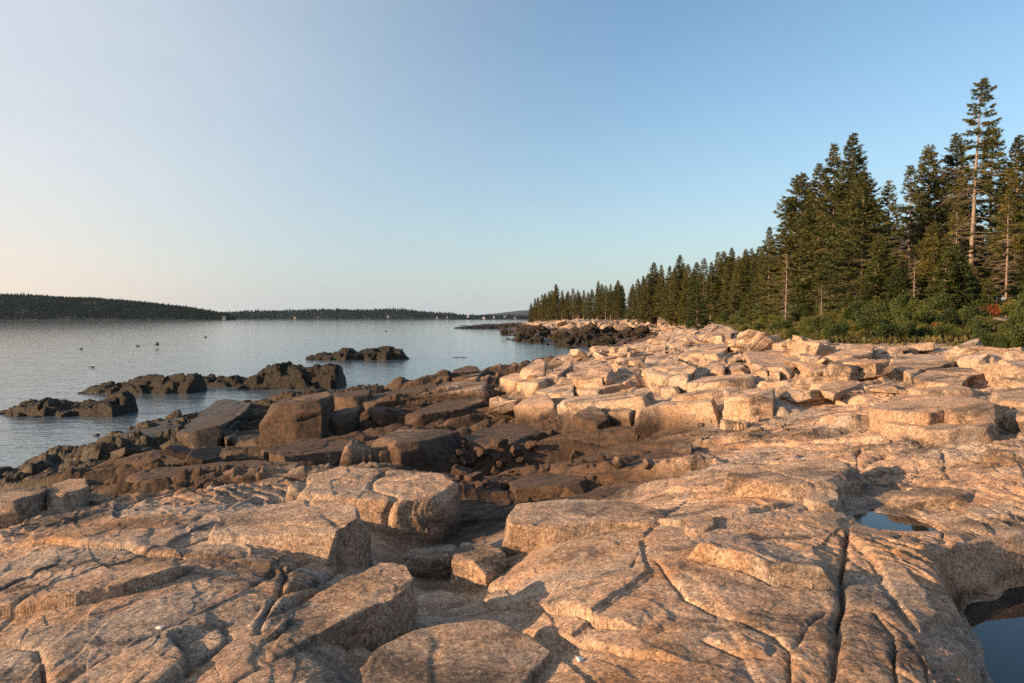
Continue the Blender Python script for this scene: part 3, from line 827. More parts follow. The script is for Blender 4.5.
# (name, label, category, top face in the photo, (u, v of its front top edge, v of its foot), options)
BLOCKS = [
 # foreground
 ("granite_block", "wide pale pink square-edged block with a lit front, at the left of the foreground gully", B,
  [(186,538),(256,541),(325,538),(370,510),(338,500),(290,498),(240,510)], (325,538,566), dict(slope=(0,.03), wear=4)),
 ("boulder", "big rounded pink boulder with a fluted sunlit front behind the square-edged block", R,
  [(285,490),(305,474),(340,466),(400,469),(442,474),(459,484),(440,497),(396,501),(340,498)], (396,501,538), dict(wear=9, slope=(-.02,.08))),
 ("granite_slab", "long low pink slab with a bright cut front leading left from the rounded boulder", S,
  [(124,474),(150,467),(250,461),(300,463),(283,486),(222,482),(170,481),(135,481)], (130,481,489), dict(wear=5, dip=.5)),
 ("granite_block", "right hand one of two squared grey-pink blocks sitting in the foreground gully", B,
  [(451,557),(486,564),(507,554),(503,546),(462,542)], (486,564,590), dict(wear=3, batter=.02)),
 ("granite_block", "left hand one of two squared grey-pink blocks, darker and lower, in the foreground gully", B,
  [(402,559),(449,557),(460,543),(432,545),(408,549)], (430,559,580), dict(wear=3, batter=.02)),
 ("granite_slab", "smooth grey slab at the bottom centre, flat and shaded", S,
  [(318,700),(346,672),(413,619),(442,616),(495,620),(530,634),(552,650),(520,690),(500,740),(330,760)], (495,620,632), dict(drop=1.88, wear=6, rough=.5, slope=(-.03,0), dip=0)),
 ("granite_slab", "smaller grey slab split off by a straight crack at the bottom centre", S,
  [(505,740),(524,690),(556,652),(578,668),(604,705),(600,745)], (560,655,664), dict(drop=1.93, wear=6, rough=.5, dip=0)),
 ("granite_slab", "large pink shelf with a steep shaded right side running out of the bottom left corner", S,
  [(205,700),(256,672),(333,624),(391,598),(416,579),(406,564),(382,561),(345,577),(300,602),(232,642),(170,700)], (391,598,624), dict(drop=1.80, wear=7, sink=.35)),
 ("granite_slab", "long sunlit slab with a vertical seam at the centre, above the bare foreground ledge", S,
  [(502,524),(516,503),(560,498),(610,497),(652,500),(674,524),(640,523),(600,521),(556,526)], (580,524,538), dict(wear=5, slope=(0,.05))),
 ("granite_slab", "shallow grey flake lying at the left end of the bare foreground ledge", S,
  [(482,596),(500,589),(517,598),(512,608),(494,608)], (500,608,612), dict(wear=4)),
 ("granite_slab", "pale angular flake in the dark foot of the gully beside the grey slab", S,
  [(405,598),(430,590),(470,592),(476,600),(440,607),(412,606)], (440,607,612), dict(wear=3)),
 # right shelf
 ("granite_slab", "thick rounded slab lit orange on its front, left of the small tide pool", S,
  [(724,476),(742,463),(790,458),(856,456),(862,470),(832,482),(806,485),(790,484),(742,479)], (760,481,497), dict(wear=6)),
 ("granite_block", "row of cracked blocks with glowing square fronts behind the small tide pool", B,
  [(885,495),(908,488),(980,486),(988,493),(984,498),(935,497),(902,498)], (935,497,508), dict(wear=3)),
 ("granite_block", "low broken block at the left corner of the small tide pool", B,
  [(803,497),(812,488),(838,486),(843,495),(835,501),(812,502)], (820,502,511), dict(wear=4)),
 ("granite_slab", "small smooth grey hump at the left end of the right hand ledge", S,
  [(683,522),(692,515),(712,514),(718,522),(708,529),(688,530)], (700,529,534), dict(wear=6)),
 ("granite_slab", "largest bright slab at the right, thick with a golden rough front and a dark stain", S,
  [(868,407),(893,395),(940,393),(985,395),(999,410),(957,413),(946,410),(922,416),(890,413)], (922,416,429), dict(wear=3)),
 ("granite_slab", "thin orange slab wedged beneath the largest bright slab at the right", S,
  [(876,425),(890,416),(950,414),(1004,416),(1008,421),(950,430),(925,430)], (925,430,437), dict(wear=3)),
 ("granite_slab", "upper pale slab with a ragged golden edge beside the cube-shaped boulder", S,
  [(884,361),(902,354),(938,353),(965,358),(934,367),(922,369),(913,376)], (913,376,383), dict(wear=3, slope=(0,.02))),
 ("granite_slab", "pale slab with a brown-shaded top lying against the upper ragged-edged slab", S,
  [(912,377),(930,369),(965,366),(986,372),(972,375),(961,384),(934,383)], (935,383,390), dict(wear=3)),
 ("granite_slab", "narrow straight-edged orange slab just behind the largest bright slab", S,
  [(907,389),(930,387),(960,384),(976,384),(975,389),(964,390),(935,391)], (935,391,397), dict(wear=2)),
 ("granite_slab", "long bright slab cut by the right edge of the view over a dark step", S,
  [(975,393),(1000,389),(1080,386),(1090,404),(1024,403),(990,398)], (1010,401,412), dict(wear=3)),
 ("granite_block", "squared shaded block under the bright slab at the right edge", B,
  [(1002,412),(1020,407),(1080,408),(1080,416),(1024,415)], (1020,415,432), dict(wear=3)),
 ("boulder", "cube-shaped tan boulder with a glowing left face and a shaded right face", R,
  [(823,362),(842,356),(863,357),(859,366),(845,367)], (838,366,379), dict(wear=2, batter=-.04, slope=(0,.02), dip=0)),
 ("granite_slab", "pale slab leaning up to the right behind the cube-shaped boulder", S,
  [(821,357),(845,349),(868,341),(875,345),(873,352),(850,356)], (850,356,361), dict(wear=2, slope=(.10,.05), dip=0)),
 ("boulder", "upright pointed tan rock at the right end of the leaning slab", R,
  [(873,341),(880,337),(888,347),(884,351),(876,351)], (880,351,355), dict(wear=2, dip=0)),
 ("granite_slab", "wide tilted grey-topped plate near the middle of the rock jumble", S,
  [(744,353),(775,349),(803,362),(791,369),(752,365)], (770,367,373), dict(wear=2, slope=(.03,.03), dip=0)),
 ("granite_slab", "flat pink plate lying high on the shore below the low green shrubs", S,
  [(688,353),(704,344),(732,343),(722,354)], (705,354,358), dict(wear=2)),
 ("granite_block", "dark-fronted wedge block left of the flat pink plate", B,
  [(677,354),(690,350),(706,353),(700,358),(682,358)], (688,358,361), dict(wear=2)),
 ("boulder", "big pale rounded boulder with a dished top, largest on the upper shore", R,
  [(640,368),(648,356),(662,352),(672,358),(686,360),(698,368),(688,376),(664,376),(648,374)], (664,375,388), dict(wear=8, rough=1.3)),
 ("granite_block", "small cube left of a larger cube on the ledge right of the big pale boulder", B,
  [(708,366),(714,362),(727,363),(725,368),(711,369)], (715,368,377), dict(wear=2)),
 ("granite_block", "larger grey cube with a fractured front right of the small cube on the upper ledge", B,
  [(725,366),(734,361),(750,364),(748,369),(732,370)], (735,369,378), dict(wear=2)),
 ("granite_block", "tall narrow block beside the fractured grey cube", B, [(753,371),(760,366),(770,366),(768,371)], (758,371,377), dict(wear=2)),
 ("granite_block", "short dark block, rightmost of the cubes on the upper ledge", B, [(768,372),(774,368),(783,368),(780,373)], (774,372,378), dict(wear=2)),
 ("granite_slab", "long level ledge slab below the cubes on the upper shore", S,
  [(683,382),(700,377),(752,373),(757,377),(730,381),(700,384)], (710,383,390), dict(wear=3)),
 ("granite_block", "pale block left of the long level ledge slab, under the big pale boulder", B,
  [(655,386),(668,381),(684,382),(682,388),(665,389)], (668,388,396), dict(wear=3)),
 ("granite_slab", "thin dark-topped slab with a rusty edge above the brick red block", S,
  [(668,397),(690,391),(728,386),(744,386),(727,391),(700,394)], (690,396,401), dict(wear=2)),
 ("granite_block", "brick red long block with a flat glowing front at mid shore", B,
  [(724,397),(736,389),(776,386),(774,392),(750,396)], (750,396,407), dict(wear=3, batter=.01)),
 ("granite_block", "low orange block below the brick red block", B,
  [(722,409),(740,403),(770,401),(771,405),(750,409)], (745,409,417), dict(wear=3)),
 ("granite_slab", "long rusty wall of rock left of the brick red block, lit along its face", S,
  [(633,411),(652,402),(690,399),(724,397),(724,401),(690,403),(660,406)], (690,403,421), dict(wear=4)),
 ("granite_slab", "long broken bench with a cracked orange face left of centre on the mid shore", S,
  [(555,401),(580,396),(620,392),(654,390),(668,392),(654,397),(610,401),(585,405)], (610,401,414), dict(wear=3)),
 ("granite_block", "blocky cracked bench end with deep square notches at mid shore", B,
  [(514,402),(530,394),(556,394),(560,401),(540,405),(518,406)], (530,404,417), dict(wear=3)),
 ("granite_block", "elongated smooth tan block lying on the broken bench", B,
  [(573,390),(590,381),(625,373),(641,374),(632,381),(616,385),(597,391)], (597,390,398), dict(wear=4)),
 ("granite_block", "flat-topped tan block with a bright front, left end of the upper jumble", B,
  [(499,378),(514,372),(553,376),(545,382),(530,385)], (520,383,392), dict(wear=3)),
 ("granite_block", "flat tan block between the bright-fronted flat-topped block and the elongated smooth one", B,
  [(535,391),(555,383),(574,382),(575,390),(560,395)], (555,393,400), dict(wear=3)),
 ("boulder", "pointed upright rock at the left edge of the upper jumble by the water", R,
  [(519,370),(540,357),(546,361),(545,371),(530,374)], (532,373,377), dict(wear=2, slope=(.2,.06), dip=0)),
 ("boulder", "narrow leaning fin of rock left of a blunt pyramid rock", R,
  [(547,376),(566,360),(574,360),(571,366),(556,377)], (560,375,378), dict(wear=2, slope=(.12,.06), dip=0)),
 ("boulder", "blunt pyramid rock with a shaded right face on the upper jumble", R,
  [(584,371),(600,364),(610,362),(622,372),(606,375)], (602,374,379), dict(wear=2, slope=(.05,.05), dip=0)),
 ("granite_slab", "low pale slab in front of the blunt pyramid rock", S, [(565,373),(580,368),(606,374),(604,379),(575,379)], (580,378,382), dict(wear=3)),
 ("boulder", "tilted tan cube standing alone below the broken bench", R,
  [(570,413),(590,403),(600,408),(612,418),(597,422),(580,420)], (588,420,430), dict(wear=2, batter=-.1, slope=(-.1,.15))),
 ("granite_block", "small shaded square block right of the tilted tan cube", B,
  [(608,412),(614,407),(633,408),(632,413)], (620,412,425), dict(wear=2, batter=.0)),
 ("granite_block", "flat loose block alone on the bare shelf at mid shore", B, [(671,447),(676,442),(693,444),(692,449),(680,450)], (682,448,452), dict(wear=3)),
 # dark belt on the left
 ("granite_block", "massive brown block with a broad lit face, above the tide line at left", B,
  [(259,408),(283,399),(328,391),(334,394),(322,400),(295,404)], (290,404,441), dict(wear=3, batter=.03, slope=(.03,.03))),
 ("granite_block", "dark upright block set back against the massive brown block's right end", B,
  [(331,396),(346,391),(372,389),(369,395),(350,398)], (350,398,422), dict(wear=3, batter=.02)),
 ("granite_block", "brown step block against the right end of the massive brown block", B,
  [(318,418),(330,411),(353,406),(360,408),(356,413),(340,417)], (335,416,428), dict(wear=3)),
 ("granite_block", "long brown block with a glowing front in the dark belt, above the rounded boulder", B,
  [(364,438),(385,429),(440,427),(463,433),(438,441),(400,442)], (400,441,462), dict(wear=3, batter=.02)),
 ("granite_slab", "dark tilted slab with a black right face, right of the glowing brown block", S,
  [(462,436),(500,420),(540,414),(562,424),(514,444),(480,450)], (485,449,461), dict(wear=3)),
 ("granite_block", "rough fractured brown block left of the glowing brown block", B,
  [(260,449),(300,440),(366,437),(362,446),(330,452),(285,456)], (300,454,465), dict(wear=3, rough=1.6)),
 ("granite_slab", "long wedge slab rising to a point over the water, brown-topped", S,
  [(176,432),(216,400),(226,398),(252,402),(247,410),(206,436)], (205,435,448), dict(wear=3, slope=(.12,.06))),
 ("granite_slab", "low dark slab at the waterline left of the long wedge slab", S,
  [(101,439),(160,420),(187,417),(190,423),(152,437)], (140,439,446), dict(wear=4)),
 ("boulder", "grey rounded boulder in the hollow under the long wedge slab", R,
  [(216,432),(226,426),(238,428),(240,435),(226,438)], (227,436,443), dict(wear=8)),
 ("granite_block", "black-sided ledge block in shadow at the far left of the shore", B,
  [(-30,498),(15,488),(46,484),(47,490),(20,501),(-30,508)], (15,498,521), dict(wear=3)),
 ("granite_block", "black-sided ledge block nearer the gully, right of the far left ledge block", B,
  [(44,491),(60,480),(86,478),(89,486),(66,496),(48,498)], (66,495,512), dict(wear=3)),
 ("granite_block", "small pale square-cut rock on the sunlit rim at left, alone", B,
  [(79,497),(85,493),(108,492),(113,496),(110,500),(84,501)], (95,500,504), dict(wear=3)),
 ("granite_block", "larger flat brown block on the skyline of the shore against the water", B,
  [(447,375),(458,366),(476,365),(484,372),(478,377),(452,378)], (462,376,379), dict(wear=4)),
 ("granite_block", "small brown rock touching the flat brown block on the shore skyline", B,
  [(433,377),(438,371),(450,370),(450,377)], (441,376,378), dict(wear=4)),
 ("granite_slab", "brown ledge slab rising to the right below the shore skyline", S,
  [(400,416),(425,405),(478,396),(486,399),(470,407),(420,414)], (430,412,423), dict(wear=3)),
 ("granite_slab", "dark broken slab in the shadowed gully above the long seamed slab", S,
  [(508,482),(540,472),(592,476),(590,484),(540,486),(515,488)], (540,486,498), dict(wear=3)),
 ("granite_slab", "wide dark brown slab with a low straight front at the centre of the view", S,
  [(545,472),(598,452),(690,447),(724,459),(682,466),(600,474)], (620,471,482), dict(wear=4)),
 ("granite_slab", "brown shelf slab crossing the dark belt below the shore skyline", S,
  [(330,400),(380,392),(440,383),(500,381),(490,388),(420,396),(370,403)], (380,401,408), dict(wear=3)),
]
for b_ in BLOCKS:
    block(*b_[:5], **(b_[5] if len(b_) > 5 else {}))

# ------------------------------------------------------------------ loose rocks: kinds built once, then copied
def rock_kind(name, seed, dims, cuts, vox=.035, amp=.035, mat=None, wear=1):
    rg = random.Random(seed)
    bm = bmesh.new()
    bmesh.ops.create_cube(bm, size=1.0)
    for vt in bm.verts: vt.co = Vector((vt.co.x * dims[0], vt.co.y * dims[1], vt.co.z * dims[2])) * rg.uniform(.85, 1.1)
    for i in range(cuts):
        nrm = Vector((rg.gauss(0, 1), rg.gauss(0, 1), rg.gauss(0, .8))).normalized()
        sup = max(vt.co.dot(nrm) for vt in bm.verts)
        geom = bm.verts[:] + bm.edges[:] + bm.faces[:]
        bmesh.ops.bisect_plane(bm, geom=geom, plane_co=nrm * sup * rg.uniform(.62, .88), plane_no=nrm, clear_outer=True)
        bmesh.ops.contextual_create(bm, geom=[e for e in bm.edges if e.is_boundary])
        bmesh.ops.holes_fill(bm, edges=[e for e in bm.edges if e.is_boundary])
    hull = bmesh.ops.convex_hull(bm, input=bm.verts)
    loose = [g for g in hull.get("geom_interior", []) + hull.get("geom_unused", []) if isinstance(g, bmesh.types.BMVert)]
    if loose: bmesh.ops.delete(bm, geom=loose, context='VERTS')
    bmesh.ops.recalc_face_normals(bm, faces=bm.faces)
    return solid_to_rock(bm, name, vox, wear, amp, seed, mat or M_ROCK, .5)

KINDS = []
_rk = [("blocky", (1, .75, .5), 3), ("blocky", (1, .6, .55), 3), ("flat", (1.2, .8, .24), 4), ("flat", (1.4, .7, .28), 4), ("wedge-shaped", (1, .6, .45), 5),
       ("wedge-shaped", (1.1, .8, .4), 5), ("long", (1.6, .55, .35), 3), ("rounded", (1, .8, .55), 11), ("blocky", (1, .85, .62), 4), ("flat", (1.3, .9, .2), 3), ("long", (1.7, .6, .32), 3), ("flat", (1.1, .9, .3), 5)]
for i, (w, dm, c) in enumerate(_rk):
    KINDS.append((w, rock_kind("loose_rock", 100 + i, dm, c, vox=.026, amp=.016 if w != 'rounded' else .03, wear=0 if w != "rounded" else 3)))
COB = [("rounded", rock_kind("cobble", 300 + i, (1, .8, .65), 12, wear=4, vox=.05)) for i in range(4)] + [("angular", rock_kind("cobble", 320 + i, (1, .75, .55), 7, vox=.05)) for i in range(4)]
WEEDK = [("weedy", rock_kind("shore_rock", 340 + i, (1.2, .8, .5), 8, wear=2, amp=.07, mat=M_WEED)) for i in range(5)]

rng = random.Random(5)
LAND = [(840, 365, "the cube-shaped boulder"), (920, 365, "the upper ragged-edged slab"), (935, 405, "the largest bright slab"), (775, 360, "the wide tilted plate"),
        (665, 368, "the big pale rounded boulder"), (740, 370, "the ledge cubes"), (710, 348, "the flat pink plate"), (750, 395, "the brick red block"), (605, 383, "the elongated smooth block"),
        (603, 368, "the blunt pyramid rock"), (590, 415, "the tilted tan cube"), (525, 383, "the bright-fronted flat-topped block"), (535, 405, "the notched bench end"), (465, 370, "the flat brown skyline block"),
        (410, 448, "the glowing brown block"), (515, 435, "the dark tilted slab"), (310, 415, "the massive brown block"), (550, 480, "the dark gully slab"), (630, 470, "the wide dark brown slab"),
        (480, 570, "the squared gully blocks"), (1000, 395, "the right edge slab"), (880, 350, "the upright pointed rock"), (690, 410, "the rusty rock wall")]
def where(u, v):
    q = min(LAND, key=lambda a: (a[0] - u) ** 2 + ((a[1] - v) * 1.8) ** 2)
    du, dv = u - q[0], (v - q[1]) * 1.8
    if abs(du) > abs(dv): w = "right of" if du > 0 else "left of"
    else: w = "below" if dv > 0 else "above"
    return f"{w} {q[2]}"

EXCL = [(min(p[0] for p in b_[3]) - 5, max(p[0] for p in b_[3]) + 5, min(p[1] for p in b_[3]) + 1, b_[4][2] + 9) for b_ in BLOCKS]      # keep loose rocks off the traced blocks
def scatter(name, kinds, poly, n, smin, smax, cat, lab, group, power=2.0, tilt=.35, sink=.22, sizes=("small", "mid-sized", "large"), flat=1.0, rmin=0.0):
    P = np.array(poly, float); big = smax > .6; lo, hi = P.min(0), P.max(0); k = 0; tries = 0
    while k < n and tries < n * 250:
        tries += 1
        u, v = rng.uniform(lo[0], hi[0]), rng.uniform(lo[1], hi[1])
        if not inside(np.array([u]), np.array([v]), P)[0]: continue
        if big and any(e[0] < u < e[1] and e[2] < v < e[3] for e in EXCL): continue
        g = ghit(u, v)
        if math.hypot(g[0], g[1]) < rmin: continue
        f = rng.random() ** power
        s = smin + (smax - smin) * f
        kd, me = kinds[rng.randrange(len(kinds))]
        o = add_obj(name, me, None, (g[0], g[1], g[2] + s * .28 - s * sink))
        o.rotation_euler = (rng.gauss(0, tilt), rng.gauss(0, tilt), rng.choice((0.1, .12, 3.2, 1.5, -1.2, .5)) + rng.gauss(0, .35))
        o.scale = (s, s * rng.uniform(.8, 1.2), s * rng.uniform(.75, 1.15) * flat)
        tag(o, lab(kd, sizes[min(2, int(f * 3))], u, v), cat, group, 'thing')
        k += 1
jl = lambda kd, sz, u, v: f"{sz} {kd} granite rock {where(u, v)}"
scatter("loose_rock", KINDS, [(742,341),(800,344),(860,347),(900,349),(900,372),(860,372),(800,376),(740,372),(690,366),(690,345)], 70, .30, 1.25, "rock", jl, "loose granite rocks on the shore", flat=.85, tilt=.25, power=1.8)
scatter("loose_rock", KINDS, [(900,350),(1024,354),(1024,390),(985,390),(970,372),(900,356)], 40, .26, 1.1, "rock", jl, "loose granite rocks on the shore", flat=.85, tilt=.25, power=1.8)
scatter("loose_rock", KINDS, [(545,360),(640,350),(690,345),(690,372),(640,392),(560,398),(500,385)], 44, .30, 1.9, "rock", jl, "loose granite rocks on the shore", flat=.55, tilt=.18, power=2.4)
scatter("loose_rock", KINDS, [(600,352),(690,334),(735,338),(742,344),(690,350),(620,358)], 40, .35, 1.5, "rock", jl, "loose granite rocks on the shore", flat=.6, tilt=.18)
scatter("loose_rock", KINDS, [(690,376),(800,376),(880,378),(900,392),(860,400),(780,400),(780,410),(700,392)], 24, .2, 1.0, "rock", jl, "loose granite rocks on the shore", flat=.6, tilt=.15, power=2.6)
scatter("loose_rock", KINDS, [(380,402),(480,385),(520,392),(520,425),(440,428),(380,420)], 26, .4, 1.5, "rock", jl, "loose granite rocks on the shore", flat=.6, tilt=.2)
scatter("loose_rock", KINDS, [(120,455),(260,455),(330,462),(260,461),(130,468)], 16, .3, 1.1, "rock", jl, "loose granite rocks on the shore", flat=.6, tilt=.2)
scatter("cobble", COB, [(452,446),(520,440),(570,450),(560,470),(520,478),(490,500),(455,480)], 46, .10, .42, "stone", lambda kd, sz, u, v: f"{sz} {kd} stone in the gully {where(u, v)}", "small stones lying on the rock", power=2.6, sink=.1)
scatter("cobble", COB, [(560,455),(640,452),(680,462),(640,470),(570,468)], 9, .08, .3, "stone", lambda kd, sz, u, v: f"{sz} {kd} stone on the dark rock {where(u, v)}", "small stones lying on the rock", sink=.1)
scatter("cobble", COB, [(690,420),(790,420),(800,432),(700,432)], 10, .08, .26, "stone", lambda kd, sz, u, v: f"{sz} {kd} stone on the shelf {where(u, v)}", "small stones lying on the rock", sink=.1)
for u, v, s, i, lb in ((729, 429, .34, 0, "upright tan stone, left of a pair at the foot of the low orange block"), (740, 429, .32, 7, "rounded golden stone, right of a pair at the foot of the low orange block"), (757, 431, .22, 3, "flat tan stone right of the pair at the foot of the low orange block")):
    g = ghit(u, v); o = add_obj("loose_rock", KINDS[i][1], None, (g[0], g[1], g[2] + s * .2)); o.scale = (s * .75, s * .75, s * 1.1); o.rotation_euler = (.1, .05, u)
    tag(o, lb, "rock", None, 'thing')
# far shore
fl = lambda kd, sz, u, v: f"{sz} {kd} pink rock on the far point " + ("near its tip" if u < 585 else "in its middle" if u < 650 else "where it meets the woods")
scatter("loose_rock", KINDS, [(545,324),(600,323),(660,325),(720,329),(690,334),(640,334),(560,328)], 70, .7, 3.2, "rock", fl, "rocks on the far point", sink=.15, rmin=115)
wl_ = lambda kd, sz, u, v: f"{sz} dark weed-covered rock at the tide line of the far point " + ("near its tip" if u < 570 else "in its middle" if u < 620 else "by the cove head")
scatter("shore_rock", WEEDK, [(496,336),(528,324),(560,330),(650,332),(680,340),(620,349),(560,350)], 85, 1.0, 3.6, "rock", wl_, "weed-covered rocks of the far point", sink=.2, power=1.5, rmin=115)
scatter("shore_rock", WEEDK, [(517,352),(545,345),(552,352),(530,357)], 9, .6, 1.6, "rock", lambda kd, sz, u, v: f"{sz} dark weedy rock at the mouth of the cove", "weed-covered rocks at the cove mouth", sink=.2)

# ------------------------------------------------------------------ rock islets in the water
def sea_point(u, v):
    d = cam_ray(u, v); t = ZC / -d[2]; return np.array((d[0] * t, d[1] * t))
def islet(name, label, top, foot_v, depth, mat=M_WEED, group=None, rough=1.0):
    """top: skyline in the photo from left to right; foot_v: its waterline; depth: metres front to back"""
    us = np.array([p[0] for p in top], float); vs = np.array([p[1] for p in top], float)
    um = us.mean(); c = sea_point(um, foot_v); D = c[1] + depth * .5
    d0 = cam_ray(um, foot_v)
    def wx(u): return cam_ray(u, foot_v)[0] / cam_ray(u, foot_v)[1] * D
    X = np.array([wx(u) for u in us]); Zt = np.array([ZC + cam_ray(u, v)[2] / cam_ray(u, v)[1] * D for u, v in top])
    step = max(D / 683 * 1.3, .05)
    nx = int((X[-1] - X[0] + 1.2) / step) + 2; ny = int((depth + 1.0) / step) + 2
    gx = np.linspace(X[0] - .6, X[-1] + .6, nx); gy = np.linspace(c[1] - .5, c[1] + depth + .5, ny)
    GX, GY = np.meshgrid(gx, gy)
    wob = depth * (.20 * fbm2(GX * .5, GY * .5, 3, 91) + .10 * noise2(GX * 1.7, GY * 1.7, 90))
    t = (GY - c[1] + wob) / depth
    prof = (.45 * sstep(-.06, .06, t) + .30 * sstep(.05, .16, t + .05 * noise2(GX * 2.5, GY * 2.5, 89)) + .25 * sstep(.2, .38, t)) * sstep(1.05, .55, t)
    # blocky weathering along the ridge
    e, cid, ox, oy = worley2(GX / 1.5 + .3 * noise2(GX, GY, 92), GY / 1.2, 93)
    zt = np.interp(GX, X, Zt, left=-.4, right=-.4)
    endf = np.clip(np.minimum((GX - X[0] + .6) / .6, (X[-1] + .6 - GX) / .6), 0, 1)
    Z = -.5 + (zt * .9 + .5) * prof * endf + prof * endf * ((cid - .55) * .30 * rough - .22 * np.exp(-(e / .08) ** 2))
    Z += prof * (.20 * fbm2(GX * 1.6, GY * 1.6, 4, 95) - .08 + .09 * (1 - 2 * np.abs(fbm2(GX * 3.2, GY * 3.2, 3, 97))) + .05 * noise2(GX * 8, GY * 8, 98)) * rough
    cx, cy = GX.mean(), GY.mean()
    V = np.stack((GX - cx, GY - cy, Z), 2).reshape(-1, 3)
    idx = np.arange(nx * ny).reshape(ny, nx)
    F = np.stack((idx[:-1, :-1].ravel(), idx[:-1, 1:].ravel(), idx[1:, 1:].ravel(), idx[1:, :-1].ravel()), 1)
    o = add_obj(name, mesh_from(name, V, F, [mat], True), None, (cx, cy, 0))
    tag(o, label, "islet", group, 'thing')
islet("rock_islet", "dark blocky rock islet at the left, fluted and nearest the water's left edge", [(22,404),(27,399),(45,397),(60,398),(75,400),(95,398),(112,390),(125,391),(131,396),(132,404)], 417, 3.2)
islet("rock_islet", "tall flat-topped dark rock islet with a square right end, behind the fluted one", [(74,393),(95,384),(118,380),(130,377),(140,374),(150,374),(170,373),(198,371),(200,374),(200,388)], 394, 3.0)
islet("rock_islet", "low dark ledge joining the flat-topped islet and the domed islet", [(198,378),(210,375),(228,376),(245,376),(252,380)], 387, 2.4)
islet("rock_islet", "big domed dark rock islet just left of the shore's skyline", [(247,380),(254,371),(265,365),(285,361),(305,361),(325,362),(340,364),(343,370),(343,380)], 389, 3.5)
islet("rock_islet", "farthest rock islet, lumpy and brown, alone in open water", [(309,356),(325,352),(338,350),(345,346),(352,346),(358,350),(368,347),(390,346),(402,347),(406,354),(410,358)], 360, 5.0)
islet("rock_islet", "tiny low rock awash at the left edge of the water", [(0,411),(6,409),(14,409),(18,413)], 415, 1.2)
islet("rock_islet", "small weedy rock just left of the fluted islet", [(14,409),(20,404),(27,404),(32,408)], 414, 1.2)
islet("rock_islet", "long thin dark reef far out, off the tip of the wooded point", [(455,327),(475,325),(495,324),(520,323),(535,323),(545,325)], 328.5, 18, rough=.6)
islet("rock_islet", "thin streak of rock barely breaking the water in mid channel", [(450,357.3),(458,357),(468,357.3)], 357.6, 1.0, rough=.15)

# ------------------------------------------------------------------ spruces
def cards_mesh(name, C, A, W, L, mat, N=None):
    """leaf-sized pointed quads: centre base C, unit axis A, width vector W, length L"""
    n = len(C); L = L[:, None]
    V = np.stack((C, C + A * L * .45 + W, C + A * L, C + A * L * .45 - W), 1).reshape(-1, 3)
    return mesh_from(name, V, np.arange(n * 4).reshape(n, 4), [mat], False)

def tubes(segs, sides=5):
    """tapered sticks: list of polylines [(point, radius), ...] -> verts, quads"""
    V, F = [], []
    for pl in segs:
        k0 = len(V)
        for i, (p, r) in enumerate(pl):
            a = pl[min(i + 1, len(pl) - 1)][0] - pl[max(i - 1, 0)][0]
            a = a / (np.linalg.norm(a) + 1e-9)
            s = np.cross(a, (0.31, .22, .93)); s /= np.linalg.norm(s) + 1e-9; t = np.cross(a, s)
            for q in range(sides):
                w = 2 * math.pi * q / sides
                V.append(p + (s * math.cos(w) + t * math.sin(w)) * r)
        for i in range(len(pl) - 1):
            for q in range(sides):
                a0 = k0 + i * sides + q; b0 = k0 + i * sides + (q + 1) % sides
                F.append((a0, b0, b0 + sides, a0 + sides))
    return np.array(V), np.array(F)

def unit(v): return v / (np.linalg.norm(v, axis=-1, keepdims=True) + 1e-9)

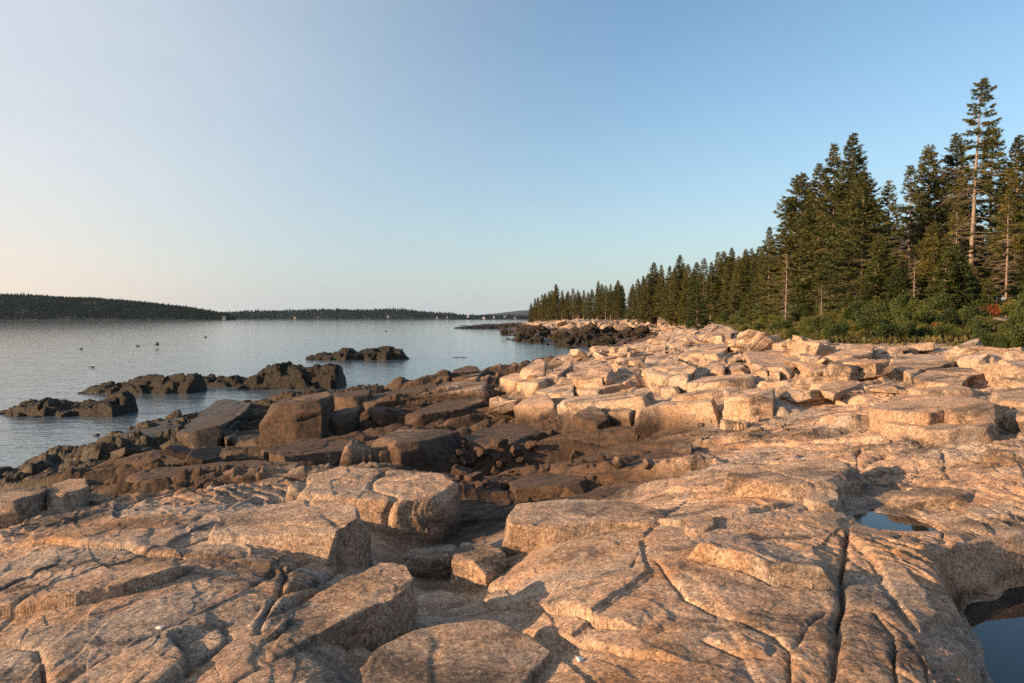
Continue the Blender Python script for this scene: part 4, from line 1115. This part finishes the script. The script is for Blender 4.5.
def spruce(seed, H, R, cb, gap=.1, whorl=.26, dense=1.0, dead=26, dead_len=1.3, top_tuft=0.0, mat=None, lean=0.0, power=.8):
    rg = np.random.RandomState(seed)
    r0 = .011 * H + .03
    zs = np.linspace(0, H, 14)
    lx = lean * (zs / H) ** 1.5 * H; ly = .03 * H * (zs / H) * rg.uniform(-.3, .3)
    wob = .02 * np.sin(zs * 1.1 + rg.uniform(0, 6))
    ax = lambda z: np.array((np.interp(z, zs, lx + wob), np.interp(z, zs, ly), z))
    segs = [[(ax(z) - np.array((0, 0, .4 if z == 0 else 0)), max(r0 * (1 - z / H) ** .85 * (1.35 if z == 0 else 1), .012)) for z in zs]]
    # dead limbs below and among the crown
    for i in range(dead):
        z = H * rg.uniform(.10, cb + .25 * (1 - cb)); a = rg.uniform(0, 6.283); L = dead_len * rg.uniform(.35, 1.0)
        d = np.array((math.cos(a), math.sin(a), 0)); p0 = ax(z)
        dr = rg.uniform(-.5, .12)
        kk = np.cross(d, (0, 0, 1)) * rg.normal(0, .16, 3)[:, None] + np.array((0, 0, 1)) * rg.normal(0, .10, 3)[:, None]
        pts = [(p0, .020), (p0 + d * L * .33 + np.array((0, 0, dr * L * .2)) + kk[0] * L, .014), (p0 + d * L * .66 + np.array((0, 0, dr * L * .5)) + kk[1] * L, .009), (p0 + d * L + np.array((0, 0, dr * L * 1.1)) + kk[2] * L, .003)]
        segs.append(pts)
        for j in range(8):
            f = rg.uniform(.25, .95); b0 = p0 + d * L * f + np.array((0, 0, dr * L * f * .85)); sd = np.cross(d, (0, 0, 1)) * rg.choice((-1, 1))
            e = b0 + (d * .5 + sd * .8 + np.array((0, 0, rg.uniform(-.6, .1)))) * L * .32
            segs.append([(b0, .007), ((b0 + e) / 2 + rg.normal(0, .04, 3), .005), (e, .002)])
    C, A, L_, W = [], [], [], []
    z = cb * H
    side_bias = rg.uniform(0, 6.283)
    while z < H * .992:
        t = (z - cb * H) / (H - cb * H)
        for a in rg.uniform(0, 6.283) + np.arange(6) * 1.047 + rg.normal(0, .22, 6):
            if rg.rand() < gap * (1.2 - t * .6): continue
            Lb = R * ((1 - t) ** power * (1 if t > .12 else .62 + 3 * t) + top_tuft * math.exp(-((t - .9) / .09) ** 2)) * rg.uniform(.6, 1.18) * (1 + .14 * math.cos(a - side_bias)) + .10
            el = (.75 * t ** 1.5 - .30) + rg.normal(0, .12)
            d = np.array((math.cos(a), math.sin(a), 0)); p0 = ax(min(z + rg.uniform(-.1, .1), H))
            segs.append([(p0, .014 + .006 * Lb), (p0 + d * Lb * .55 + np.array((0, 0, math.tan(el) * Lb * .45)), .009), (p0 + d * Lb * .95 + np.array((0, 0, math.tan(el) * Lb * .95 + .10 * Lb)), .003)])
            n = max(3, int(Lb / .075 * dense))
            s = rg.uniform(.16, 1.0, n) ** .8
            P = p0 + d * (s * Lb)[:, None]; P[:, 2] += math.tan(el) * s * Lb + (.10 * s ** 2 - .13 * s * (1 - s)) * Lb
            sd = np.cross(d, (0, 0, 1.0))
            for k in range(4):
                sg = rg.choice((-1, 1), n) * rg.uniform(.3, 1.1, n)
                ax_ = unit(d * rg.uniform(.35, 1.0, n)[:, None] + sd * sg[:, None] + np.array((0, 0, 1)) * rg.normal(-.28 if k else .05, .25, n)[:, None])
                C.append(P + rg.normal(0, .025, P.shape)); A.append(ax_)
                l = (.16 + .42 * (1 - s * .75) * min(Lb / 1.2, 1.3)) * rg.uniform(.6, 1.2, n); L_.append(l)
                W.append(unit(np.cross(ax_, rg.normal(0, 1, (n, 3)) + np.array((0, 0, 1.2)))) * (rg.uniform(.020, .046, n))[:, None])
        z += whorl * rg.uniform(.7, 1.3) * (1 - .45 * t)
    # leader
    n = 40; zz = H * (1 - .05 * rg.rand(n)); C.append(np.array([ax(k) for k in zz])); aa = rg.uniform(0, 6.283, n)
    A.append(unit(np.stack((np.cos(aa), np.sin(aa), rg.uniform(.4, 2, n)), 1))); L_.append(rg.uniform(.10, .26, n)); W.append(unit(np.cross(A[-1], rg.normal(0, 1, (n, 3)))) * .03)
    C, A, L_, W = np.concatenate(C), np.concatenate(A), np.concatenate(L_), np.concatenate(W)
    V, F = tubes(segs)
    # trunk gets more sides by smooth shading
    return (mesh_from("trunk", V, F, [M_BARK if dead < 60 else M_DEAD], True), cards_mesh("crown", C, A, W, L_, mat or M_NEEDLE), H)

TREES = {
 'dense':  spruce(1, 12.0, 3.0, .06, .12, dead=14),
 'dense2': spruce(2, 12.5, 2.7, .10, .16, dead=24),
 'broad':  spruce(3, 11.0, 3.7, .04, .14, dead=10, power=.75),
 'slim':   spruce(4, 13.0, 2.1, .18, .16, dead=34, dead_len=1.3),
 'slim2':  spruce(5, 12.0, 1.9, .28, .2, dead=44, dead_len=1.3),
 'ragged': spruce(6, 13.0, 2.5, .24, .38, dead=50, dead_len=1.8),
 'bare':   spruce(7, 11.0, 1.7, .50, .35, dead=90, dead_len=2.0, dense=.8),
 'tall':   spruce(8, 17.5, 1.65, .55, .42, whorl=.46, dead=70, dead_len=3.0, top_tuft=.16, dense=1.35, power=.62, lean=.035),
 'young':  spruce(9, 4.5, 1.35, .03, .05, whorl=.22, dead=0, mat=M_NEEDLE_L),
 'snag':   spruce(10, 7.0, .35, .93, .8, dead=64, dead_len=.9),
}
def tree(kind, x, y, h, rz, label, group=None, name="spruce_tree", zoff=0.0):
    tr, cr, H = TREES[kind]
    z = float(ground_z(x, y)[0])
    o = empty(name, (x, y, z - .05 + zoff)); s = h / H
    o.scale = (s, s, s); o.rotation_euler = (0, 0, rz)
    add_obj("trunk", tr, o); add_obj("crown", cr, o)
    tag(o, label, "tree", group)
    return o
def tree_px(kind, u, vtop, dist, label, group=None, rz=None, name="spruce_tree"):
    """a tree DIST metres off, its tip at pixel (u, vtop)"""
    d = cam_ray(u, vtop); t = dist / math.hypot(d[0], d[1])
    x, y, zt = d[0] * t, d[1] * t, ZC + d[2] * t
    z = float(ground_z(x, y)[0])
    return tree(kind, x, y, zt - z + .05, rng.uniform(0, 6.28) if rz is None else rz, label, group, name)

HERO = [
 ('tall', 975, 79, 49, "tallest spruce, long bare pale trunk with dead limbs and a bushy tip", 0.0),
 ('dense2', 853, 134, 56, "dense dark spruce with a sharp tip, highest of the clump left of the tallest tree"),
 ('slim', 836, 144, 60, "narrow spruce just left of the clump's highest tip"),
 ('dense2', 820, 164, 63, "full spruce, third from the right in the left clump's stepped tips"),
 ('broad', 802, 173, 66, "broad spruce at the left shoulder of the clump"),
 ('broad', 864, 172, 49, "wide dark spruce with heavy low branches in front of the highest clump"),
 ('ragged', 889, 180, 63, "ragged thin spruce standing between the clump and the tallest tree, left side"),
 ('dense', 929, 145, 56, "sharp green spruce left of the tallest tree"),
 ('bare', 912, 166, 54, "half dead spruce with grey twigs beside the sharp green spruce"),
 ('dense2', 957, 134, 58, "spruce with a rounded top close behind the tallest tree's left side"),
 ('ragged', 993, 121, 55, "ragged spruce just right of the tallest tree"),
 ('dense2', 1019, 136, 50, "dense spruce cut by the right edge of the view"),
 ('bare', 958, 200, 46, "grey leafless spruce with drooping twigs in front of the tallest tree's left side"),
 ('bare', 1009, 190, 44, "half bare spruce with a pale leaning trunk near the right edge"),
 ('snag', 915, 258, 41, "thin pale snag in front of the woods, left of the grey leafless spruce"),
 ('snag', 787, 250, 44, "thin pale snag standing in the shrubs before the left clump"),
 ('snag', 822, 283, 43, "short forked pale snag right of the thin one before the left clump"),
 ('slim2', 770, 227, 84, "slim spruce with an isolated tip left of the clump"),
 ('young', 697, 284, 90, "small bright green young spruce alone on the shore's edge"),
 ('broad', 880, 235, 45, "low broad dark spruce filling the gap under the ragged thin spruce"),
 ('young', 900, 272, 42, "young spruce with yellow-green tips at the foot of the half dead one"),
 ('broad', 935, 222, 44, "spreading low spruce whose branches reach left of the tallest trunk"),
 ('dense', 1035, 200, 44, "spruce mostly outside the right edge, its left branches showing"),
]
for t in HERO:
    tree_px(t[0], t[1], t[2], t[3], t[4], "spruces at the near edge of the woods", t[5] if len(t) > 5 else None)
for i in range(30):
    u = rng.uniform(735, 1050); th_ = math.atan2(u - 512, FPX)
    dd = float(np.interp(u, (735, 800, 860, 968, 1050), (80, 56, 45, 42, 38))) * rng.uniform(.92, 1.06)
    v = 316 - rng.uniform(22, 62) * (45 / dd)
    kd = rng.choice(['young', 'young', 'broad', 'dense'])
    sec = "left of the thin pale snag" if u < 787 else "below the left clump" if u < 870 else "left of the tallest tree" if u < 960 else "near the right edge"
    tree_px(kd, u, v, dd, ("low bushy young spruce" if kd == 'young' else "short full-skirted spruce") + f" at the woods' foot {sec}", "young spruces at the foot of the woods")
# the skyline of the woods running away along the shore: (u, tip v, distance)
LINE = [(760,246,92),(752,248,95),(746,249,98),(739,256,94),(732,248,105),(724,251,108),(718,252,112),(711,262,108),(704,258,120),(697,262,128),(688,264,132),(680,255,140),(675,268,138),(670,266,146),(662,265,152),(654,262,160),
 (648,274,158),(643,276,170),(638,279,176),(633,284,182),(618,280,205),(611,284,212),(606,285,222),(602,284,226),(598,281,232),(592,289,240),(588,292,246),(584,290,252),(578,290,258),(573,288,262),(568,291,268),(562,290,274),(556,284,280),(552,290,282),(549,291,286),(545,293,290),(542,294,294),(538,297,298),(535,298,300),(531,303,304)]
kinds_l = ['dense', 'slim', 'dense2', 'slim', 'ragged', 'slim2', 'dense2']
for i, (u, v, dd) in enumerate(LINE):
    sec = "nearest the clump" if u > 715 else "behind the young green spruce" if u > 665 else "before the dip in the treeline" if u > 625 else "on the wooded point's back" if u > 570 else "on the tip of the wooded point"
    shape = {'dense': 'full', 'dense2': 'dark', 'slim': 'slim', 'slim2': 'bare-legged', 'ragged': 'ragged'}
    kd = kinds_l[(i * 3 + 1) % 7] if i % 5 else 'dense'
    tree_px(kd, u, v, dd, f"{shape[kd]} spruce in the treeline {sec}", "spruces of the far treeline")
# the rows behind and between
for i in range(96):
    u = rng.uniform(533, 770); dd = np.interp(u, (530, 570, 625, 640, 680, 720, 770), (306, 268, 205, 178, 140, 110, 86)) * rng.uniform(1.0, 1.14)
    sky_v = np.interp(u, [a[0] for a in LINE[::-1]], [a[1] for a in LINE[::-1]])
    v = sky_v + (rng.uniform(4, 16) if dd < 190 else rng.uniform(2, 10))
    kd = rng.choice(['dense', 'dense2', 'slim', 'slim2', 'ragged', 'broad'])
    sec = "near the clump" if u > 715 else "behind the young green spruce" if u > 665 else "by the dip in the treeline" if u > 605 else "on the wooded point"
    tree_px(kd, u, v, dd, f"spruce crowded between taller trees {sec}", "spruces filling the woods")
for i in range(84):
    u = rng.uniform(765, 1060); dd = np.interp(u, (765, 800, 860, 968, 1060), (84, 68, 58, 52, 46)) * rng.uniform(1.0, 1.5)
    sky_v = np.interp(u, [765, 802, 820, 836, 853, 870, 880, 905, 929, 945, 957, 985, 1000, 1019, 1060], [240, 182, 172, 160, 150, 185, 205, 195, 160, 190, 150, 180, 145, 150, 140])
    v = sky_v + rng.uniform(12, 95)
    kd = rng.choice(['dense', 'dense2', 'slim', 'slim2', 'ragged', 'bare', 'broad'])
    sec = "left of the highest clump" if u < 800 else "within the highest clump" if u < 870 else "left of the tallest tree" if u < 968 else "right of the tallest tree"
    tree_px(kd, u, v, dd, f"spruce standing deep in the woods {sec}", "spruces filling the woods")

# ------------------------------------------------------------------ shrubs, red bushes, dry grass, driftwood
def bush(seed, n, R, Hh, leaf, mat, name="foliage"):
    rg = np.random.RandomState(seed)
    lob = [(rg.uniform(-.6, .6) * R, rg.uniform(-.6, .6) * R, rg.uniform(.25, .75) * Hh, rg.uniform(.3, .55)) for i in range(9)]
    C = []
    for k in range(n):
        q = lob[rg.randint(len(lob))]
        d = unit(rg.normal(0, 1, 3)) * (rg.rand() ** .45)
        C.append((q[0] + d[0] * q[3] * R, q[1] + d[1] * q[3] * R, max(.02, q[2] + d[2] * q[3] * Hh * .9)))
    C = np.array(C)
    A = unit(rg.normal(0, .7, (n, 3)) + np.array((0, 0, .5)) + C * np.array((.5, .5, 0)) / R)
    W = unit(np.cross(A, rg.normal(0, 1, (n, 3)))) * (leaf * rg.uniform(.18, .36, n))[:, None]
    segs = []
    for i in range(7):
        a = rg.uniform(0, 6.28); e = np.array((math.cos(a) * R * .5, math.sin(a) * R * .5, Hh * rg.uniform(.5, .95)))
        segs.append([(np.array((0, 0, -.1)), .018), (e * .5 + np.array((0, 0, .05)), .012), (e, .004)])
    V, F = tubes(segs, 4)
    return cards_mesh(name, C, A, W, leaf * rg.uniform(.6, 1.3, n), mat), mesh_from("stem", V, F, [M_BARK], True)
BUSH = {'green': [bush(20 + i, 3200, .8, .75, .085, M_SHRUB) for i in range(3)], 'yellow': [bush(30, 2800, .8, .65, .08, M_SHRUB_Y)],
        'red': [bush(40 + i, 1800, .7, .55, .07, M_RED) for i in range(2)], 'needle': [bush(50 + i, 3400, .85, 1.25, .11, M_NEEDLE_L) for i in range(2)]}
def put_bush(kind, x, y, s, label, group, sz=1.0):
    fo, st = rng.choice(BUSH[kind])
    o = empty("shrub", (x, y, float(ground_z(x, y)[0]) - .02)); o.scale = (s, s, s * sz); o.rotation_euler = (0, 0, rng.uniform(0, 6.28))
    add_obj("foliage", fo, o); add_obj("stem", st, o)
    tag(o, label, "shrub", group)
def band(u):  # distance of the plant edge and of the first trunks
    th = math.atan2(u - 512, FPX)
    return float(np.interp(th, _vth, _vr)), float(np.interp(u, (530, 640, 720, 770, 860, 968, 1060), (300, 178, 108, 82, 50, 46, 42)))
def shrub_where(u):
    return ("by the young green spruce" if u < 735 else "left of the thin pale snag" if u < 787 else "below the left clump" if u < 840 else "below the wide dark spruce" if u < 900
            else "below the thin snag" if u < 940 else "before the tallest trunk" if u < 985 else "near the right edge")
for i in range(230):
    u = rng.uniform(688, 1060) if i > 50 else rng.uniform(780, 1060); a, b_ = band(u)
    f = rng.random() ** (1.0 if i < 130 else 2.2); r = a * 1.02 + (b_ - a) * f
    th = math.atan2(u - 512, FPX); x, y = math.sin(th) * r, math.cos(th) * r
    k = rng.choice(['green', 'green', 'green', 'green', 'needle', 'needle', 'needle', 'yellow'])
    s = rng.uniform(.4, 1.15) * (.5 + .75 * f)
    if 960 < u < 1015 and f > .35: s *= .5 * (1.3 if k == 'needle' else 1)
    col = {'green': 'low green leafy', 'needle': 'dark green bushy', 'yellow': 'yellow-green leafy'}[k]
    put_bush(k, x, y, s, f"{col} shrub {shrub_where(u)}, " + ("at the rocks' edge" if f < .33 else "midway up the bank" if f < .66 else "under the trees"), "shrubs on the bank")
for u, v, s in [(977,307,1.1),(984,309,1.0),(992,305,1.1),(1003,300,1.2),(1009,298,1.0),(973,326,.75),(967,324,.6),(960,318,.7)]:
    a, b_ = band(u); r = np.interp(v, (296, 312, 350), (40, 34, a)); th = math.atan2(u - 512, FPX)
    put_bush('red', math.sin(th) * r, math.cos(th) * r, s, "red autumn bush right beside the foot of the tallest trunk" if v < 315 else "small red bush below the tallest trunk", "red bushes by the tallest trunk")
for u, r, s in [(930,35,.8),(915,33,.7),(940,31,.6),(952,33,.7)]:
    th = math.atan2(u - 512, FPX)
    put_bush('red', math.sin(th) * r, math.cos(th) * r, s, "rust-brown low bush on the bank left of the tallest trunk", "rust-brown bushes on the bank", .6)

def grass():
    rg = np.random.RandomState(3); C = []
    for u0, u1, n in ((640, 735, 6000), (735, 1070, 42000)):
        us = rg.uniform(u0, u1, n)
        th = np.arctan2(us - 512, FPX); a = .84 * np.interp(th, _vth, _vr); b_ = np.interp(us, (530, 640, 720, 770, 860, 968, 1060), (300, 178, 108, 88, 60, 56, 52))
        r = a * 1.0 + (b_ - a) * rg.rand(n) ** 1.4
        x, y = np.sin(th) * r, np.cos(th) * r
        k = veg_amount(x, y) > .4 + .3 * rg.rand(n)
        x, y = x[k], y[k]
        C.append(np.stack((x, y, ground_z(x, y) - .03), 1))
    C = np.concatenate(C); n = len(C)
    A = unit(rg.normal(0, .45, (n, 3)) * np.array((1, 1, .2)) + np.array((0, 0, 1)))
    W = unit(np.cross(A, rg.normal(0, 1, (n, 3)))) * rg.uniform(.02, .05, n)[:, None]
    tall = .5 + .5 * fbm2(C[:, 0] * .3, C[:, 1] * .3, 2, 5)
    o = add_obj("grass", cards_mesh("grass", C, A, W, (.10 + .22 * tall) * rg.uniform(.5, 1.3, n), M_GRASS))
    tag(o, "mixed dry and green grass covering the bank between the rocks and the woods", "grass", None, 'stuff')
grass()

def log(u, v, r, L, rad, ang, label, name="driftwood_log"):
    th = math.atan2(u - 512, FPX); x, y = math.sin(th) * r, math.cos(th) * r
    z = float(ground_z(x, y)[0]) + rad + .18
    d = np.array((math.cos(ang), math.sin(ang), .03)); pts = []
    for i in range(9):
        f = i / 8 - .5
        pts.append((d * L * f + np.array((0, .05 * math.sin(f * 7), .04 * math.sin(f * 9))), rad * (1 - .45 * (f + .5)) * (1 + .12 * math.sin(i * 2.3))))
    segs = [pts]
    for f, a2, l in ((-.2, 1.0, .5), (.1, -1.2, .4), (.3, 1.3, .35)):
        p0 = d * L * f; e = p0 + np.array((math.cos(ang + a2), math.sin(ang + a2) * .4, .5)) * l
        segs.append([(p0, rad * .4), (e, rad * .12)])
    V, F = tubes(segs, 8)
    me = mesh_from(name, V, F, [M_DEAD], True)
    tag(add_obj(name, me, None, (x, y, z)), label, "log")
log(990, 323, 31, 2.4, .09, .15, "white weathered log lying in the green bank right of the tallest trunk")
log(1018, 321, 30, 1.6, .07, -.1, "shorter pale log end at the right edge beside the weathered log")
log(1022, 342, 21, 1.2, .05, .3, "bleached driftwood stick at the right edge where rocks meet grass")

# ------------------------------------------------------------------ far shores
def far_hill(name, label, prof, D, depth, mat, extra=1.0):
    us = np.linspace(prof[0][0], prof[-1][0], 160); vt = np.interp(us, [p[0] for p in prof], [p[1] for p in prof])
    top = (HORIZON - vt) / FPX * D + ZC
    rows = np.linspace(0, 1, 14)
    V = []
    for f in rows:
        Dd = D + depth * f
        z = (-2 + (top * (Dd / D) + 2) * np.clip(f / .8, 0, 1) ** .75) * np.where(f > .8, 1.0, 1.0)
        z = z + f * (1 - f) * 4 * .10 * top * fbm2(us * .05, np.full_like(us, f * 3), 3, 201)
        V.append(np.stack(((us - 512) / FPX * Dd, np.full_like(us, Dd), z), 1))
    n = len(us); V = np.concatenate(V); idx = np.arange(len(V)).reshape(len(rows), n)
    F = np.stack((idx[:-1, :-1].ravel(), idx[:-1, 1:].ravel(), idx[1:, 1:].ravel(), idx[1:, :-1].ravel()), 1)
    o = add_obj(name, mesh_from(name, V, F, [mat], True)); o['kind'] = 'structure'; o['label'] = label
    return V.reshape(len(rows), n, 3)
def far_forest(G, label, n, h, seed, mat):
    """crowns as stacked ragged cones over the hill sheet"""
    rg = np.random.RandomState(seed)
    fr = rg.rand(n) * (G.shape[0] - 2) ; fc = rg.rand(n) * (G.shape[1] - 1.01)
    i, j = fr.astype(int), fc.astype(int); wi, wj = (fr - i)[:, None], (fc - j)[:, None]
    P = (G[i, j] * (1 - wj) + G[i, j+1] * wj) * (1 - wi) + (G[i+1, j] * (1 - wj) + G[i+1, j+1] * wj) * wi
    k = P[:, 2] > 1.0; P = P[k]; n = len(P)
    hh = h * rg.uniform(.45, 1.1, n) * (1 + .45 * fbm2(P[:, 0] * .012, P[:, 1] * .012, 3, seed)) * np.where(rg.rand(n) < .06, 1.45, 1); ang = rg.uniform(0, 6.28, n)
    Vs, Fs = [], []; m = 6
    for lo, hi, rr in ((.05, .6, .26), (.35, .85, .19), (.62, 1.05, .11)):
        ring = []
        for q in range(m):
            w = ang + q * 2 * math.pi / m; jit = rg.uniform(.7, 1.25, n)
            ring.append(P + np.stack((np.cos(w) * rr * hh * jit, np.sin(w) * rr * hh * jit, lo * hh), 1))
        tip = P + np.stack((np.zeros(n), np.zeros(n), hi * hh), 1)
        off = sum(len(v) for v in Vs)
        Vs.append(np.stack(ring + [tip], 1).reshape(-1, 3))
        b0 = off + np.arange(n) * (m + 1)
        for q in range(m): Fs.append(np.stack((b0 + q, b0 + (q + 1) % m, b0 + m), 1))
    o = add_obj("forest", mesh_from("forest", np.concatenate(Vs), np.concatenate(Fs), [mat], False))
    tag(o, label, "forest", None, 'stuff')
M_FARWOOD = leaf_mat("far_woods", (.003, .009, .008), (.005, .012, .010), (.008, .015, .011), .006, 0)
M_FARWOOD.node_tree.nodes['Principled BSDF'].inputs['Specular IOR Level'].default_value = 0
M_HILL = plain("hill_ground", (.006, .011, .008), .9)
M_BEACH = plain("far_beach", (.26, .22, .18), .9)
G1 = far_hill("hill", "dark wooded headland across the water at the left", [(-420,290),(-150,290),(0,296),(60,298),(110,301),(160,305),(200,311),(222,315),(236,319)], 1900, 480, M_HILL)
far_forest(G1, "dark spruce forest covering the left headland", 24000, 9.0, 11, M_FARWOOD)
G2 = far_hill("hill", "long low wooded hills across the bay at the centre", [(120,316),(205,315),(240,313),(290,311.5),(340,311),(400,310.5),(430,313),(470,316.5),(520,317),(700,317)], 3100, 700, M_HILL)
far_forest(G2, "distant grey-green forest on the low hills across the bay", 12000, 12, 12, M_FARWOOD)
G3 = far_hill("hill", "faint blue mountain beyond the tip of the wooded point", [(430,319),(470,316),(500,313),(520,310.5),(545,309.5),(580,311),(640,316),(690,319)], 7300, 700, M_HILL)
# pale strand under the left headland
M_WHITE, M_ROOF, M_DARKW = plain("white_clapboard", (.30, .29, .28), .7), plain("grey_shingles", (.12, .12, .13), .9), plain("window_dark", (.03, .035, .04), .3)
def box(bm, c, s):
    r = bmesh.ops.create_cube(bm, size=1.0)
    for vt in r['verts']: vt.co = Vector((c[0] + vt.co.x * s[0], c[1] + vt.co.y * s[1], c[2] + vt.co.z * s[2]))
def bm_obj(name, bm, mat, parent=None, loc=(0, 0, 0)):
    me = bpy.data.meshes.new(name); bm.to_mesh(me); bm.free(); me.materials.append(mat)
    return add_obj(name, me, parent, loc)
def house(u, D, w, h, label, rz, zb):
    x, y = (u - 512) / FPX * D, D
    o = empty("house", (x, y, zb)); o.rotation_euler = (0, 0, rz)
    bm = bmesh.new(); dpt = w * .7; box(bm, (0, 0, h / 2 - 1), (w, dpt, h + 2)); bm_obj("wall", bm, M_WHITE, o)
    bm = bmesh.new(); e = .5; rh = w * .32
    vs = [bm.verts.new(p) for p in ((-w/2-e, -dpt/2-e, h-.2), (w/2+e, -dpt/2-e, h-.2), (w/2+e, dpt/2+e, h-.2), (-w/2-e, dpt/2+e, h-.2), (-w/2-e, 0, h+rh), (w/2+e, 0, h+rh))]
    for f in ((0, 1, 5, 4), (2, 3, 4, 5), (0, 4, 3), (1, 2, 5), (3, 2, 1, 0)): bm.faces.new([vs[i] for i in f])
    bm_obj("roof", bm, M_ROOF, o)
    for k in (-.3, 0, .3):
        bm = bmesh.new(); box(bm, (k * w, -dpt / 2 - .05, h * .55), (w * .12, .16, h * .34)); bm_obj("window", bm, M_DARKW, o)
    tag(o, label, "house", "white houses on the far shore")
house(224, 1860, 8, 6, "white house at the right tip of the dark left headland", .2, 3)
for i, (u, w) in enumerate([(295, 9), (318, 8), (388, 9), (437, 11), (447, 9), (468, 10), (484, 12), (494, 10), (505, 12), (515, 10)]):
    house(u, 3060 + (i % 3) * 14, w * .8, 5.5, "white house on the far low shore " + ("below the middle hill" if u < 400 else "in the row left of the wooded point's tip"), rng.uniform(-.5, .5), 5 + (i % 3) * 3)

# ------------------------------------------------------------------ birds
M_GULL, M_GULLB, M_DUCK, M_BILL = plain("gull_white", (.62, .60, .57)), plain("gull_grey", (.20, .20, .21)), plain("dark_plumage", (.025, .022, .02)), plain("bill_ochre", (.35, .22, .05))
def skin_body(name, rings, mat, parent):
    V, F = [], []; m = 10
    for (x, z, r, rz) in rings:
        for q in range(m):
            w = 2 * math.pi * q / m; V.append((x, math.cos(w) * r, z + math.sin(w) * rz))
    for i in range(len(rings) - 1):
        for q in range(m):
            F.append((i * m + q, i * m + (q + 1) % m, (i + 1) * m + (q + 1) % m, (i + 1) * m + q))
    return add_obj(name, mesh_from(name, np.array(V), np.array(F), [mat], True), parent)
def bird(u, v, s, dark, label, wings=False, rz=0.0, up=0.0):
    p = sea_point(u, v)
    o = empty("bird", (p[0], p[1], up)); o.scale = (s, s, s); o.rotation_euler = (0, 0, rz)
    b = M_DUCK if dark else M_GULL
    skin_body("body", [(-.34, .10, .005, .004), (-.26, .09, .04, .02), (-.12, .07, .10, .09), (.04, .06, .12, .11), (.16, .09, .09, .10), (.21, .17, .05, .06), (.23, .24, .045, .05), (.26, .27, .045, .042), (.30, .265, .022, .02), (.31, .262, .004, .004)], b, o)
    skin_body("bill", [(.30, .262, .016, .014), (.35, .258, .012, .008), (.39, .25, .003, .003)], M_BILL if not dark else M_GULLB, o)
    for sg in (-1, 1):
        if wings:
            R_ = [(.08, 0.10), (.10, .22), (.02, .42), (-.16, .60)]; V, F = [], []
            zz = [.12, .28, .36, .30]
            for (xx, yy), z1 in zip(R_, zz):
                c = .22 * (1 - yy)
                for dx, dz in ((c * .5, 0), (0, .015), (-c * .5, 0), (0, -.01)): V.append((xx - .06 + dx, sg * yy, z1 + dz))
            for i in range(3):
                for q in range(4): F.append((i * 4 + q, i * 4 + (q + 1) % 4, (i + 1) * 4 + (q + 1) % 4, (i + 1) * 4 + q))
            add_obj("wing", mesh_from("wing", np.array(V), np.array(F), [M_GULLB if not dark else M_DUCK], True), o)
        else:
            V, F = [], []; m = 6
            for xx, r in ((.12, .02), (.02, .075), (-.14, .06), (-.32, .01)):
                for q in range(m):
                    w = 2 * math.pi * q / m; V.append((xx, sg * (.105 + math.cos(w) * r * .3), .09 + math.sin(w) * r))
            for i in range(3):
                for q in range(m): F.append((i * m + q, i * m + (q + 1) % m, (i + 1) * m + (q + 1) % m, (i + 1) * m + q))
            add_obj("wing", mesh_from("wing", np.array(V), np.array(F), [M_GULLB if not dark else M_DUCK], True), o)
    tag(o, label, "bird", "sea birds on the water")
bird(137.5, 346.5, 1.5, True, "dark duck afloat beside the bird with raised wings", rz=2.8)
bird(157, 347.5, 1.5, True, "dark bird lifting off with raised wings", True, .4, .35)
bird(81, 349.5, 1.2, True, "small dark duck, farthest left of the birds on the water", rz=1.6)
bird(92, 367.5, 1.2, False, "pale gull resting on the water, nearest of the birds", rz=.2)
bird(205.5, 337.5, 1.5, True, "dark duck far out, to the right of the bird with raised wings", rz=.1)
bird(386, 331.5, 1.6, True, "lone dark bird far out in the middle of the bay", rz=.2)

# ------------------------------------------------------------------ droppings-white quartz chips on the slabs
M_CHIP = plain("quartz_white", (.62, .62, .64), .5)
ck = rock_kind("quartz_chip", 77, (1, .5, .3), 8, mat=M_CHIP, vox=.07)
for u, v, s, lb in ((160, 629, .07, "small white stone chip wedged on the long crack in the left foreground"), (580, 661, .075, "small white stone chip on the bottom centre rock"), (548, 469, .10, "white stone chip among the gully stones")):
    g = ghit(u, v); o = add_obj("quartz_chip", ck, None, (g[0], g[1], g[2] + s * .1)); o.scale = (s, s, s); o.rotation_euler = (.1, .1, u)
    tag(o, lb, "stone", None, 'thing')

# ------------------------------------------------------------------ air
hm = bpy.data.materials.new("air_haze"); hm.use_nodes = True
hn, hl = hm.node_tree.nodes, hm.node_tree.links
hn.remove(hn["Principled BSDF"])
pv = hn.new("ShaderNodeVolumePrincipled"); pv.inputs["Color"].default_value = (.52, .74, 1, 1); pv.inputs["Density"].default_value = .000018
hl.new(pv.outputs[0], hn["Material Output"].inputs["Volume"])
bm = bmesh.new(); box(bm, (0, 0, 80), (17600, 17600, 172)); o = bm_obj("haze", bm, hm); o['kind'] = 'stuff'
o['label'] = "thin blue evening haze over the bay"
